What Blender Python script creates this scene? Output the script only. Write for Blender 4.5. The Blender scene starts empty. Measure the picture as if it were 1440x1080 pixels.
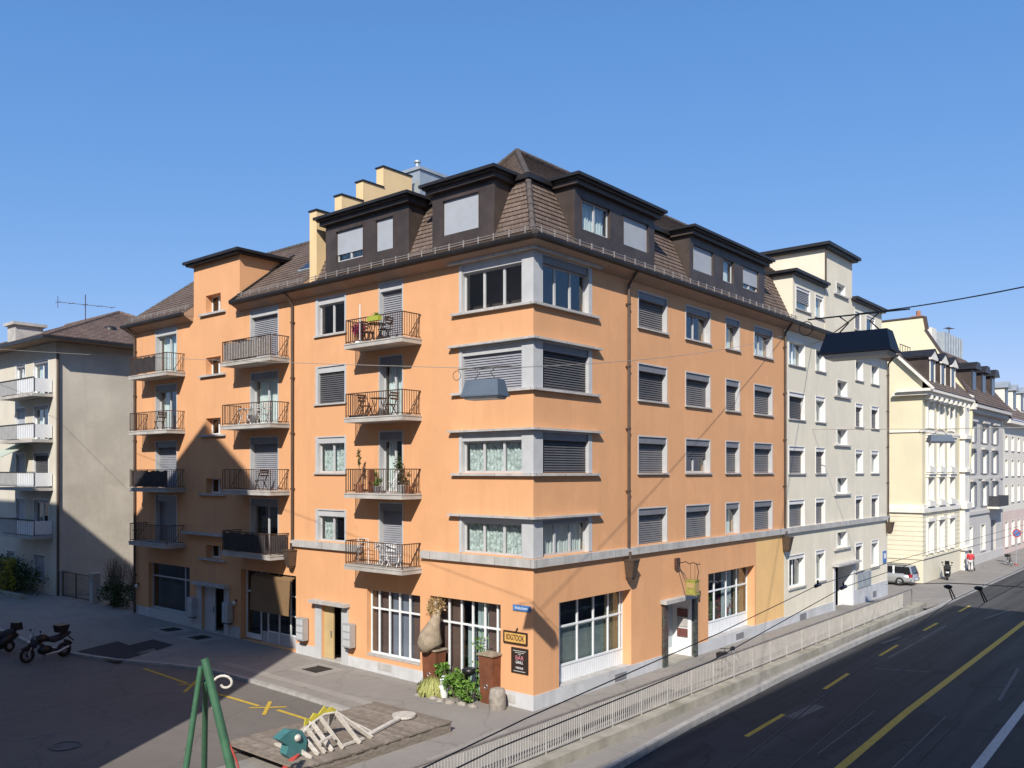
import bpy, bmesh, math, random
from mathutils import Vector, Matrix
random.seed(7)
rnd = random.Random(11)
S = bpy.context.scene
COL = S.collection
R = math.radians

# ------------------------------------------------------------------ camera geometry (metres; origin = foot of the building corner)
FPX, YH, TH = 1216.75, 663.36, 0.699017
CAM = Vector((-22.659, -18.113, 8.023))
CR = Vector((math.sin(TH), -math.cos(TH), 0)); CF = Vector((math.cos(TH), math.sin(TH), 0))
def ray(px, py):
    return CF + CR * ((px - 720) / FPX) + Vector((0, 0, -(py - YH) / FPX))
def gnd(px, py, z=0.0):                                   # point of the photo on the level z
    d = ray(px, py); t = (z - CAM.z) / d.z
    return CAM + d * t
def dep(px, py, d): return CAM + ray(px, py) * d

def gz(x, y):                                             # height of the pavement / square
    h = 0.0145 * max(0.0, min(y, 45.0))
    if x > 24: h -= 0.3 * min(1.0, (x - 24) / 14.0)
    return h
ROADZ = -0.4

# ------------------------------------------------------------------ mesh builder
class MB:
    def __init__(s): s.v = []; s.f = []; s.mi = []; s.sm = []
    def add(s, vs, fs, mi=0, smooth=False):
        b = len(s.v); s.v += [tuple(v) for v in vs]
        for f in fs: s.f.append([b + i for i in f]); s.mi.append(mi); s.sm.append(smooth)
        return s
    def quad(s, a, b, c, d, mi=0): return s.add([a, b, c, d], [(0, 1, 2, 3)], mi)
    def poly(s, pts, mi=0): return s.add(pts, [tuple(range(len(pts)))], mi)
    def hexa(s, p, mi=0):                                 # p: 4 lower + 4 upper points
        return s.add(p, [(3, 2, 1, 0), (4, 5, 6, 7), (0, 1, 5, 4), (1, 2, 6, 5), (2, 3, 7, 6), (3, 0, 4, 7)], mi)
    def box(s, x0, x1, y0, y1, z0, z1, mi=0):
        return s.hexa([(x0, y0, z0), (x1, y0, z0), (x1, y1, z0), (x0, y1, z0), (x0, y0, z1), (x1, y0, z1), (x1, y1, z1), (x0, y1, z1)], mi)
    def fbox(s, F, s0, s1, o0, o1, z0, z1, mi=0):         # box in facade coordinates
        P = F.p
        return s.hexa([P(s0, o0, z0), P(s1, o0, z0), P(s1, o1, z0), P(s0, o1, z0), P(s0, o0, z1), P(s1, o0, z1), P(s1, o1, z1), P(s0, o1, z1)], mi)
    def bar(s, a, b, w, h=None, mi=0, up=(0, 0, 1)):
        a = Vector(a); b = Vector(b); d = (b - a).normalized(); h = h or w
        u = Vector(up)
        if abs(d.dot(u)) > .98: u = Vector((1, 0, 0))
        x = d.cross(u).normalized() * (w / 2); y = x.cross(d).normalized() * (h / 2)
        return s.hexa([a - x - y, a + x - y, a + x + y, a - x + y, b - x - y, b + x - y, b + x + y, b - x + y], mi)
    def tube(s, pts, r, n=8, mi=0, cap=True, smooth=True):
        pts = [Vector(p) for p in pts]; rs = r if isinstance(r, (list, tuple)) else [r] * len(pts)
        vs = []; fs = []
        ref = None
        for i, p in enumerate(pts):
            d = (pts[min(i + 1, len(pts) - 1)] - pts[max(i - 1, 0)])
            d = d.normalized() if d.length > 1e-9 else Vector((0, 0, 1))
            if ref is None:
                ref = d.cross(Vector((0, 0, 1)))
                if ref.length < .05: ref = d.cross(Vector((1, 0, 0)))
            x = (ref - d * ref.dot(d)).normalized(); ref = x; y = d.cross(x)
            for k in range(n):
                a = 2 * math.pi * k / n
                vs.append(p + x * (math.cos(a) * rs[i]) + y * (math.sin(a) * rs[i]))
        for i in range(len(pts) - 1):
            for k in range(n):
                k2 = (k + 1) % n
                fs.append((i * n + k, i * n + k2, (i + 1) * n + k2, (i + 1) * n + k))
        s.add(vs, fs, mi, smooth)
        if cap:
            m = len(pts) - 1
            s.add(vs[:n], [tuple(reversed(range(n)))], mi); s.add(vs[m * n:], [tuple(range(n))], mi)
        return s
    def cyl(s, c, r, h, n=16, mi=0, r2=None):
        c = Vector(c); return s.tube([c, c + Vector((0, 0, h))], [r, r if r2 is None else r2], n, mi)
    def lathe(s, c, prof, n=16, mi=0):
        c = Vector(c); return s.tube([c + Vector((0, 0, z)) for z, r in prof], [max(r, .001) for z, r in prof], n, mi)
    def ring(s, c, ax, R0, r, n=24, m=8, mi=0):
        c = Vector(c); ax = Vector(ax).normalized(); u = ax.cross(Vector((0, 0, 1)))
        if u.length < .1: u = ax.cross(Vector((1, 0, 0)))
        u.normalize(); w = ax.cross(u); vs = []; fs = []
        for i in range(n):
            a = 2 * math.pi * i / n; d = u * math.cos(a) + w * math.sin(a)
            for k in range(m):
                b = 2 * math.pi * k / m
                vs.append(c + d * (R0 + r * math.cos(b)) + ax * (r * math.sin(b)))
        for i in range(n):
            for k in range(m):
                fs.append((i * m + k, ((i + 1) % n) * m + k, ((i + 1) % n) * m + (k + 1) % m, i * m + (k + 1) % m))
        return s.add(vs, fs, mi, True)
    def disc(s, c, ax, r, t, n=20, mi=0):
        c = Vector(c); ax = Vector(ax).normalized()
        return s.tube([c - ax * t / 2, c + ax * t / 2], r, n, mi, True, False)
    def prism(s, pts, vec, mi=0):                         # polygon swept along vec
        n = len(pts); pts = [Vector(p) for p in pts]; vec = Vector(vec)
        s.add(pts + [p + vec for p in pts], [tuple(reversed(range(n))), tuple(range(n, 2 * n))] + [(i, (i + 1) % n, n + (i + 1) % n, n + i) for i in range(n)], mi)
        return s
    def blob(s, c, rx, ry, rz, n=10, m=7, mi=0, jit=0.0):
        vs = []; fs = []; c = Vector(c)
        for i in range(m + 1):
            t = math.pi * i / m
            for k in range(n):
                a = 2 * math.pi * k / n; j = 1 + jit * (rnd.random() - .5)
                vs.append(c + Vector((rx * math.sin(t) * math.cos(a), ry * math.sin(t) * math.sin(a), rz * math.cos(t))) * j)
        for i in range(m):
            for k in range(n): fs.append((i * n + k, (i + 1) * n + k, (i + 1) * n + (k + 1) % n, i * n + (k + 1) % n))
        return s.add(vs, fs, mi, True)
    def leaf(s, p, size, mi=0, droop=None):
        d = Vector((rnd.gauss(0, 1), rnd.gauss(0, 1), rnd.gauss(0, .7))) if droop is None else Vector(droop)
        d.normalize(); u = d.cross(Vector((rnd.gauss(0, 1), rnd.gauss(0, 1), rnd.gauss(0, 1)))).normalized()
        p = Vector(p); a = size * rnd.uniform(.7, 1.3)
        return s.quad(p, p + d * a * .5 + u * a * .3, p + d * a, p + d * a * .5 - u * a * .3, mi)
    def leaves(s, c, rx, ry, rz, n, size, mi=0, clump=9, shell=.55):
        cs = []
        for i in range(max(1, n // 40)):
            while True:
                q = Vector((rnd.uniform(-1, 1), rnd.uniform(-1, 1), rnd.uniform(-1, 1)))
                if shell < q.length < 1: break
            cs.append(q)
        for i in range(n):
            q = cs[i % len(cs)] + Vector((rnd.gauss(0, .16), rnd.gauss(0, .16), rnd.gauss(0, .16)))
            s.leaf((c[0] + q.x * rx, c[1] + q.y * ry, c[2] + q.z * rz), size, mi)
        return s
    def build(s, name, mats, parent=None, world=False, fix=True):
        me = bpy.data.meshes.new(name)
        me.from_pydata(s.v, [], s.f)
        if not isinstance(mats, (list, tuple)): mats = [mats]
        for m in mats: me.materials.append(m)
        me.polygons.foreach_set('material_index', s.mi); me.polygons.foreach_set('use_smooth', s.sm)
        if fix:
            bm = bmesh.new(); bm.from_mesh(me); bmesh.ops.recalc_face_normals(bm, faces=bm.faces); bm.to_mesh(me); bm.free()
        uv = me.uv_layers.new(name='UVMap'); co = me.vertices
        dat = [0.0] * (2 * len(me.loops))
        for p in me.polygons:
            n = p.normal; h = math.hypot(n.x, n.y)
            for li in p.loop_indices:
                c = co[me.loops[li].vertex_index].co
                if h < .3: u, v = c.x, c.y
                elif abs(n.x) > abs(n.y): u, v = c.y, c.z / max(h, .3)
                else: u, v = c.x, c.z / max(h, .3)
                dat[2 * li] = u; dat[2 * li + 1] = v
        uv.data.foreach_set('uv', dat)
        o = bpy.data.objects.new(name, me); COL.objects.link(o)
        if parent is not None:
            o.parent = parent
            if world: o.matrix_parent_inverse = Matrix.LocRotScale(parent.location, parent.rotation_euler, None).inverted()
        return o

class Frame:                                              # facade coordinates: s along, o outwards, z up
    def __init__(s, org, sd, od): s.org = Vector((org[0], org[1], 0)); s.sd = Vector((sd[0], sd[1], 0)); s.od = Vector((od[0], od[1], 0))
    def p(s, a, o, z): return s.org + s.sd * a + s.od * o + Vector((0, 0, z))
    def back(s, d): q = s.org - s.od * d; return Frame((q.x, q.y), s.sd, s.od)
FR = Frame((0, 0), (1, 0), (0, -1))
FL = Frame((0, 0), (0, 1), (-1, 0))

def tag(o, label=None, cat=None, group=None, kind=None):
    if label: o['label'] = label
    if cat: o['category'] = cat
    if group: o['group'] = group
    if kind: o['kind'] = kind
    return o
def thing(name, label, cat, loc=(0, 0, 0), rz=0.0, group=None):
    o = bpy.data.objects.new(name, None); COL.objects.link(o); o.location = loc; o.rotation_euler = (0, 0, rz)
    o.empty_display_size = .2
    return tag(o, label, cat, group)
def copy_tree(o, parent=None):
    c = o.copy(); COL.objects.link(c)
    if parent is not None: c.parent = parent
    for ch in list(o.children): copy_tree(ch, c)
    return c
def structure(name, mb, m, fix=True): return tag(mb.build(name, m, fix=fix), kind='structure')

# ------------------------------------------------------------------ materials
def new_mat(name):
    m = bpy.data.materials.new(name); m.use_nodes = True
    return m, m.node_tree.nodes, m.node_tree.links, m.node_tree.nodes['Principled BSDF']
def mix(N, L, fac, a, b, mode='MIX'):
    n = N.new('ShaderNodeMix'); n.data_type = 'RGBA'; n.blend_type = mode
    for sock, v in ((n.inputs[0], fac), (n.inputs[6], a), (n.inputs[7], b)):
        if hasattr(v, 'links'): L.new(v, sock)
        elif isinstance(v, (int, float)): sock.default_value = v
        else: sock.default_value = (v[0], v[1], v[2], 1)
    return n.outputs[2]
def noise(N, L, vec, scale, detail=5, rough=.6, lo=.35, hi=.65, scl=None):
    if scl:
        mp = N.new('ShaderNodeMapping'); mp.inputs['Scale'].default_value = scl; L.new(vec, mp.inputs['Vector']); vec = mp.outputs[0]
    n = N.new('ShaderNodeTexNoise'); n.inputs['Scale'].default_value = scale; n.inputs['Detail'].default_value = detail; n.inputs['Roughness'].default_value = rough
    L.new(vec, n.inputs['Vector'])
    r = N.new('ShaderNodeMapRange'); r.inputs['From Min'].default_value = lo; r.inputs['From Max'].default_value = hi
    L.new(n.outputs['Fac'], r.inputs['Value']); return r.outputs[0]
def c_mul(c, k): return tuple(min(1, x * k) for x in c[:3])
def mat(name, col, rough=.7, var=.15, scale=1.5, bump=0.0, bscale=40, metal=0.0, streak=0.0, speck=0.0, spec=.5, stain=None, joints=0, patch=0):
    m, N, L, B = new_mat(name)
    tc = N.new('ShaderNodeTexCoord'); v = tc.outputs['Object']
    c = mix(N, L, noise(N, L, v, scale), c_mul(col, 1 - var), c_mul(col, 1 + var))
    if streak: c = mix(N, L, noise(N, L, v, 1.0, 6, .7, .5, .8, (1.6, 1.6, .16)), c, c_mul(col, 1 - streak))
    if stain: c = mix(N, L, noise(N, L, v, .35, 8, .65, .52, .75), c, stain)
    if patch:                                              # repaired areas and grime with an edge of their own
        c = mix(N, L, noise(N, L, v, .42, 3, .45, .56, .575), c, c_mul(col, 1 - patch)); c = mix(N, L, noise(N, L, v, 1.0, 7, .75, .58, .8, (3.2, 3.2, .1)), c, c_mul(col, 1 - 2.2 * patch))
    if joints:                                             # butt joints between the cast stones
        u = N.new('ShaderNodeSeparateXYZ'); L.new(tc.outputs['UV'], u.inputs[0]); f = N.new('ShaderNodeMath'); f.operation = 'PINGPONG'; f.inputs[1].default_value = joints; L.new(u.outputs[0], f.inputs[0])
        r = N.new('ShaderNodeMapRange'); r.inputs['From Min'].default_value = .006; r.inputs['From Max'].default_value = .02; r.inputs['To Min'].default_value = .75; r.inputs['To Max'].default_value = 0; L.new(f.outputs[0], r.inputs['Value']); c = mix(N, L, r.outputs[0], c, c_mul(col, .3))
    if speck: c = mix(N, L, noise(N, L, v, 55, 3, .7, .3, .7), c_mul(col, 1 - speck), c, 'MIX')
    L.new(c, B.inputs['Base Color'])
    B.inputs['Roughness'].default_value = rough; B.inputs['Metallic'].default_value = metal; B.inputs['Specular IOR Level'].default_value = spec
    if bump:
        n = N.new('ShaderNodeTexNoise'); n.inputs['Scale'].default_value = bscale; n.inputs['Detail'].default_value = 6; L.new(v, n.inputs['Vector'])
        b = N.new('ShaderNodeBump'); b.inputs['Strength'].default_value = bump; b.inputs['Distance'].default_value = .02
        L.new(n.outputs['Fac'], b.inputs['Height']); L.new(b.outputs[0], B.inputs['Normal'])
    return m
def asphalt(name, col, crack=.5, var=.22, lanes=0):
    m, N, L, B = new_mat(name)
    v = N.new('ShaderNodeTexCoord').outputs['Object']
    c = mix(N, L, noise(N, L, v, .22, 7, .65, .3, .7), c_mul(col, 1 - var), c_mul(col, 1 + var))
    c = mix(N, L, noise(N, L, v, 1.7, 8, .7, .45, .75), c, c_mul(col, .78))
    c = mix(N, L, noise(N, L, v, 90, 2, .6, .3, .7), c_mul(col, .7), c)
    if lanes:
        c = mix(N, L, noise(N, L, v, 1.0, 4, .6, .42, .72, (.03, .75, 1)), c, c_mul(col, 1.55))
        c = mix(N, L, noise(N, L, v, 1.0, 6, .7, .55, .8, (.12, 2.2, 1)), c, c_mul(col, .6))
    # dark spots of spilt oil and pale wear
    c = mix(N, L, noise(N, L, v, 2.6, 3, .5, .68, .78), c, c_mul(col, .5))
    # cracks: warped cell edges, only here and there
    w = N.new('ShaderNodeTexNoise'); w.inputs['Scale'].default_value = 1.1; w.inputs['Detail'].default_value = 6; L.new(v, w.inputs['Vector'])
    ad = N.new('ShaderNodeVectorMath'); ad.operation = 'MULTIPLY_ADD'; ad.inputs[1].default_value = (1.3, 1.3, 0); L.new(w.outputs['Color'], ad.inputs[0]); L.new(v, ad.inputs[2])
    vo = N.new('ShaderNodeTexVoronoi'); vo.feature = 'DISTANCE_TO_EDGE'; vo.inputs['Scale'].default_value = .33; L.new(ad.outputs[0], vo.inputs['Vector'])
    r = N.new('ShaderNodeMapRange'); r.inputs['From Min'].default_value = .004; r.inputs['From Max'].default_value = .014; r.inputs['To Min'].default_value = crack; r.inputs['To Max'].default_value = 0
    L.new(vo.outputs['Distance'], r.inputs['Value'])
    c = mix(N, L, r.outputs[0], c, c_mul(col, .35))
    L.new(c, B.inputs['Base Color']); B.inputs['Roughness'].default_value = .88; B.inputs['Specular IOR Level'].default_value = .3
    n = N.new('ShaderNodeTexNoise'); n.inputs['Scale'].default_value = 70; L.new(v, n.inputs['Vector'])
    b = N.new('ShaderNodeBump'); b.inputs['Strength'].default_value = .25; b.inputs['Distance'].default_value = .01; L.new(n.outputs['Fac'], b.inputs['Height']); L.new(b.outputs[0], B.inputs['Normal'])
    return m
def tiles(name, c1, c2, w=.24, h=.3):
    m, N, L, B = new_mat(name)
    tc = N.new('ShaderNodeTexCoord')
    br = N.new('ShaderNodeTexBrick'); br.inputs['Scale'].default_value = 1; br.inputs['Brick Width'].default_value = w; br.inputs['Row Height'].default_value = h
    br.inputs['Mortar Size'].default_value = .012; br.inputs['Mortar Smooth'].default_value = .4; br.inputs['Bias'].default_value = 0
    br.inputs['Color1'].default_value = (*c1, 1); br.inputs['Color2'].default_value = (*c2, 1); br.inputs['Mortar'].default_value = (*c_mul(c1, .3), 1)
    L.new(tc.outputs['UV'], br.inputs['Vector'])
    c = mix(N, L, noise(N, L, tc.outputs['Object'], .8, 7, .65), br.outputs['Color'], c_mul(c2, 1.25), 'MIX')
    c = mix(N, L, .45, br.outputs['Color'], c)
    L.new(c, B.inputs['Base Color']); B.inputs['Roughness'].default_value = .8; B.inputs['Specular IOR Level'].default_value = .3
    b = N.new('ShaderNodeBump'); b.inputs['Strength'].default_value = .7; b.inputs['Distance'].default_value = .03; b.invert = True
    L.new(br.outputs['Fac'], b.inputs['Height']); L.new(b.outputs[0], B.inputs['Normal'])
    return m
def glass(name, tint=(.9, .93, .93), body=.0):
    m, N, L, B = new_mat(name); N.remove(B); out = N['Material Output']
    tr = N.new('ShaderNodeBsdfTransparent'); tr.inputs[0].default_value = (*tint, 1)
    gl = N.new('ShaderNodeBsdfGlossy'); gl.inputs['Roughness'].default_value = .02; gl.inputs[0].default_value = (.95, .97, 1, 1)
    v = N.new('ShaderNodeTexCoord').outputs['Object']
    n = N.new('ShaderNodeTexNoise'); n.inputs['Scale'].default_value = .9; L.new(v, n.inputs['Vector'])
    b = N.new('ShaderNodeBump'); b.inputs['Strength'].default_value = .06; b.inputs['Distance'].default_value = .1; L.new(n.outputs['Fac'], b.inputs['Height'])
    L.new(b.outputs[0], gl.inputs['Normal'])
    lw = N.new('ShaderNodeLayerWeight'); lw.inputs['Blend'].default_value = .5; po = N.new('ShaderNodeMath'); po.operation = 'POWER'; po.inputs[1].default_value = 5; L.new(lw.outputs['Facing'], po.inputs[0])
    ma = N.new('ShaderNodeMath'); ma.operation = 'MULTIPLY_ADD'; ma.inputs[1].default_value = .9; ma.inputs[2].default_value = .06; L.new(po.outputs[0], ma.inputs[0])
    mx = N.new('ShaderNodeMixShader'); L.new(ma.outputs[0], mx.inputs[0]); L.new(tr.outputs[0], mx.inputs[1]); L.new(gl.outputs[0], mx.inputs[2])
    L.new(mx.outputs[0], out.inputs[0]); return m
def foliage(name, c1, c2):
    m, N, L, B = new_mat(name)
    g = N.new('ShaderNodeNewGeometry')
    c = mix(N, L, g.outputs['Random Per Island'], c1, c2)
    L.new(c, B.inputs['Base Color']); B.inputs['Roughness'].default_value = .6; B.inputs['Specular IOR Level'].default_value = .25
    return m
def timber(name, c1, c2):
    m, N, L, B = new_mat(name)
    v = N.new('ShaderNodeTexCoord').outputs['Object']
    g = N.new('ShaderNodeNewGeometry')
    c = mix(N, L, g.outputs['Random Per Island'], c1, c2)
    c = mix(N, L, noise(N, L, v, 6, 6, .7, .4, .7, (1, 1, 4)), c, c_mul(c1, .7))
    L.new(c, B.inputs['Base Color']); B.inputs['Roughness'].default_value = .8; return m

ORANGE = (.685, .366, .186)
M = {}
M['orange'] = mat('orange_stucco', ORANGE, .9, .05, .5, .3, 60, streak=.12, spec=.2, patch=.018)
M['firewall'] = mat('pale_fire_wall_stucco', (.72, .54, .30), .9, .05, .6, .2, 60, streak=.08, spec=.2)
M['yelloworange'] = mat('ochre_stucco', (.78, .50, .22), .9, .05, .6, .2, 60, streak=.08, spec=.2)
M['plinth'] = mat('plinth_paint', (.52, .53, .54), .85, .07, 1.2, .2, 40, streak=.25, spec=.25, stain=(.37, .36, .34), patch=.06)
M['stone'] = mat('artificial_stone', (.45, .44, .42), .85, .12, 2.0, .2, 50, streak=.3, spec=.25, joints=.8, stain=(.33, .32, .30))
M['trim'] = mat('grey_paint_trim', (.47, .48, .485), .6, .06, 2.0, streak=.1)
M['trimdark'] = mat('blind_box_metal', (.175, .18, .195), .5, .08, 2.0)
M['white'] = mat('white_paint', (.74, .76, .77), .5, .04, 2.0)
M['cream'] = mat('cream_stucco', (.74, .68, .54), .9, .05, .5, .2, 60, streak=.12, spec=.2, patch=.04)
M['creamtrim'] = mat('cream_window_paint', (.72, .71, .68), .7, .04, 2.0)
M['soffit'] = mat('soffit_boards', (.36, .25, .18), .8, .1, 1.0, streak=.1)
M['metalbrown'] = mat('brown_sheet_metal', (.072, .055, .047), .5, .22, 1.3, metal=.25, streak=.25)
M['metalblack'] = mat('dark_roof_metal', (.03, .028, .028), .45, .2, 1.5, metal=.3)
M['copper'] = mat('brown_downpipe', (.095, .068, .052), .5, .15, 3, metal=.3)
M['tile'] = tiles('plain_roof_tiles', (.105, .074, .058), (.175, .132, .108), .19, .21)
M['tilelight'] = tiles('weathered_roof_tiles', (.12, .09, .075), (.20, .16, .135), .22, .28)
M['tilered'] = tiles('red_brown_roof_tiles', (.12, .08, .064), (.20, .145, .118), .24, .3)
M['ridge'] = mat('ridge_tile', (.085, .07, .062), .8, .2, 4)
M['zinc'] = mat('zinc_sheet', (.42, .46, .48), .45, .1, 1.5, metal=.4)
M['guard'] = mat('snow_guard_steel', (.36, .33, .30), .5, .15, 4, metal=.4)
M['glass'] = glass('window_glass')
M['glassdark'] = glass('shop_glass', (.78, .82, .83))
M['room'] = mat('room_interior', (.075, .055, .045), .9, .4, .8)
M['roombrown'] = mat('brown_shop_screen', (.30, .17, .14), .7, .14, 1.0)
M['roomlilac'] = mat('lilac_shop_screen', (.46, .45, .54), .7, .1, 1.0)
M['roomgreen'] = mat('green_grey_shop_screen', (.36, .41, .38), .5, .1, 1.0)
M['ochre'] = mat('ochre_screen', (.48, .36, .18), .7, .1, 1.0)
M['blind'] = mat('grey_slat_blind', (.27, .28, .31), .5, .06, 2.0)
M['blindgrey'] = mat('grey_brown_slat_blind', (.165, .16, .16), .5, .08, 2.0, streak=.1)
M['blinddark'] = mat('dark_slat_blind', (.085, .085, .09), .5, .1, 2.0)
M['blindlight'] = mat('pale_screen_blind', (.36, .385, .42), .6, .05, 2.0)
M['curtain'] = mat('white_curtain', (.72, .78, .76), .9, .08, 3)
M['lace'] = mat('lace_curtain', (.52, .58, .56), .9, .45, 9)
M['iron'] = mat('rusty_iron_railing', (.085, .05, .035), .6, .3, 6, metal=.3)
M['concrete'] = mat('concrete', (.44, .42, .39), .9, .14, 1.6, .3, 30, streak=.2, spec=.2, stain=(.3, .28, .24))
M['concdark'] = mat('mossy_concrete', (.33, .31, .26), .9, .2, 1.2, .35, 30, spec=.2, stain=(.2, .19, .13))
M['kerb'] = mat('kerb_granite', (.34, .33, .31), .85, .15, 3.0, .2, 50)
M['road'] = asphalt('street_asphalt', (.055, .054, .054), .4, .2, 1)
M['square'] = asphalt('square_asphalt', (.19, .173, .155), .3)
M['pavement'] = asphalt('pavement_asphalt', (.31, .287, .26), .32)
M['patch'] = asphalt('fresh_asphalt_patch', (.05, .05, .054), .0)
M['roadpatch'] = asphalt('road_patch_asphalt', (.075, .075, .078), 0)
M['oldpatch'] = asphalt('pale_asphalt_patch', (.37, .345, .31), .2)
M['yellowpaint'] = mat('yellow_road_paint', (.62, .43, .05), .7, .2, 5, speck=.35)
M['whitepaint'] = mat('white_road_paint', (.6, .6, .58), .7, .2, 5, speck=.35)
M['fadedpaint'] = mat('worn_road_paint', (.16, .16, .165), .8, .4, 4, speck=.5)
M['iron_grate'] = mat('cast_iron', (.045, .04, .038), .6, .3, 8, metal=.5)
M['railgrey'] = mat('pale_painted_steel', (.42, .41, .385), .5, .1, 3)
M['railtop'] = mat('dark_painted_steel', (.20, .18, .165), .5, .15, 3)
M['black'] = mat('black_plastic', (.012, .012, .014), .4, .2, 4)
M['rubber'] = mat('tyre_rubber', (.014, .014, .014), .85, .2, 6)
M['chrome'] = mat('steel_rim', (.45, .46, .48), .3, .1, 4, metal=.8)
M['silver'] = mat('silver_car_paint', (.46, .48, .49), .28, .03, 1, metal=.5)
M['carglass'] = mat('car_glass', (.012, .014, .016), .06, .1, 1)
M['redlight'] = mat('red_lamp_lens', (.35, .015, .02), .2, .1, 1)
M['lampblue'] = mat('lamp_blue_grey', (.085, .115, .155), .6, .08, 2)
M['lampnavy'] = mat('lamp_navy', (.022, .027, .042), .5, .1, 2)
M['lens'] = mat('milky_lamp_lens', (.62, .6, .55), .4, .06, 2)
M['wire'] = mat('overhead_wire', (.07, .065, .06), .6, .1, 2)
M['wirepale'] = mat('pale_span_wire', (.34, .31, .27), .6, .1, 2)
M['green'] = mat('green_painted_timber', (.045, .13, .07), .55, .15, 3)
M['teal'] = mat('teal_painted_board', (.05, .17, .175), .6, .12, 3)
M['red'] = mat('red_paint', (.42, .06, .05), .55, .12, 3)
M['yellowfin'] = mat('yellow_painted_board', (.50, .43, .05), .6, .12, 3)
M['bone'] = timber('weathered_pale_boards', (.52, .48, .42), (.66, .62, .56))
M['deck'] = timber('weathered_deck_planks', (.20, .165, .13), (.30, .255, .21))
M['corten'] = mat('rusty_steel', (.17, .058, .026), .75, .25, 2.5, .2, 30, streak=.3)
M['sack'] = mat('jute_sack', (.31, .25, .18), .95, .2, 5, .6, 60)
M['granite'] = mat('granite_bollard', (.30, .27, .23), .9, .25, 6, .5, 30)
M['leafgreen'] = foliage('leaf_green', (.07, .16, .025), (.16, .28, .05))
M['leafpale'] = foliage('grass_pale', (.24, .26, .08), (.40, .40, .15))
M['leafdark'] = foliage('leaf_dark', (.018, .04, .014), (.05, .09, .025))
M['leafyellow'] = foliage('forsythia', (.30, .27, .02), (.42, .36, .03))
M['leafdry'] = foliage('dry_twigs', (.30, .20, .09), (.46, .33, .17))
M['twig'] = mat('bare_twigs', (.17, .14, .11), .9, .2, 5)
M['flower'] = foliage('magenta_flowers', (.35, .03, .11), (.22, .02, .09))
M['redbloom'] = foliage('red_blooms', (.5, .02, .03), (.3, .01, .03))
M['terracotta'] = mat('terracotta', (.36, .16, .09), .85, .15, 5)
M['yellowpot'] = mat('lime_boxes', (.34, .38, .05), .6, .1, 3)
M['reed'] = timber('grey_reed_mat', (.30, .28, .265), (.52, .485, .45))
M['fabricdark'] = mat('dark_balcony_fabric', (.05, .052, .06), .9, .2, 3)
M['signblue'] = mat('enamel_blue', (.06, .18, .42), .35, .05, 2)
M['signwood'] = mat('ochre_sign_board', (.62, .36, .10), .7, .15, 4)
M['signdark'] = mat('sign_dark_brown', (.025, .014, .01), .6, .2, 4)
M['pink'] = mat('poster_pink', (.55, .2, .24), .6, .1, 4)
M['brownplaque'] = mat('brown_plaque', (.16, .06, .05), .6, .2, 5)
M['mosaic'] = mat('dark_mosaic', (.06, .07, .06), .35, .8, 14, .4, 30, stain=(.12, .02, .02))
M['olive'] = mat('olive_lantern', (.27, .26, .06), .6, .2, 5)
M['lemon'] = mat('pale_yellow_stucco', (.68, .62, .44), .9, .05, .4, .2, 50, streak=.08, spec=.2)
M['lemonlight'] = mat('pale_rusticated_stone', (.70, .65, .50), .9, .05, .5, .2, 50, streak=.1, spec=.2)
M['gablelemon'] = mat('gable_yellow_stucco', (.74, .69, .47), .9, .05, .4, .2, 50, spec=.2)
M['stonewhite'] = mat('pale_stone_trim', (.74, .71, .63), .85, .07, 1.5, streak=.12)
M['bluegrey'] = mat('blue_grey_stucco', (.52, .50, .465), .9, .06, .5, .2, 50, streak=.1, spec=.2)
M['shutter'] = mat('grey_shutter', (.20, .215, .24), .7, .08, 3)
M['offwhite'] = mat('offwhite_stucco', (.70, .66, .57), .9, .05, .5, .2, 50, streak=.1, spec=.2)
M['rose'] = mat('rose_stucco', (.62, .50, .44), .9, .05, .5, .2, 50, spec=.2)
M['greystucco'] = mat('grey_render', (.55, .505, .42), .92, .10, .5, .35, 25, streak=.14, spec=.2, stain=(.43, .39, .32))
M['palestucco'] = mat('pale_render', (.60, .56, .47), .92, .06, .5, .3, 30, streak=.12, spec=.2)
M['balcgrey'] = mat('balcony_panel', (.33, .33, .32), .7, .1, 2)
M['awning'] = mat('brown_awning', (.20, .125, .06), .85, .06, 2)
M['awninggreen'] = mat('green_awning', (.42, .47, .40), .85, .06, 2)
M['skin'] = mat('skin', (.45, .25, .17), .6, .05, 4)
M['hair'] = mat('dark_hair', (.02, .014, .01), .7, .1, 4)
M['jacket'] = mat('red_jacket', (.55, .03, .05), .75, .1, 4)
M['trousers'] = mat('pale_trousers', (.52, .52, .52), .85, .1, 4)
M['darkcloth'] = mat('dark_cloth', (.03, .032, .04), .85, .1, 4)

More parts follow.
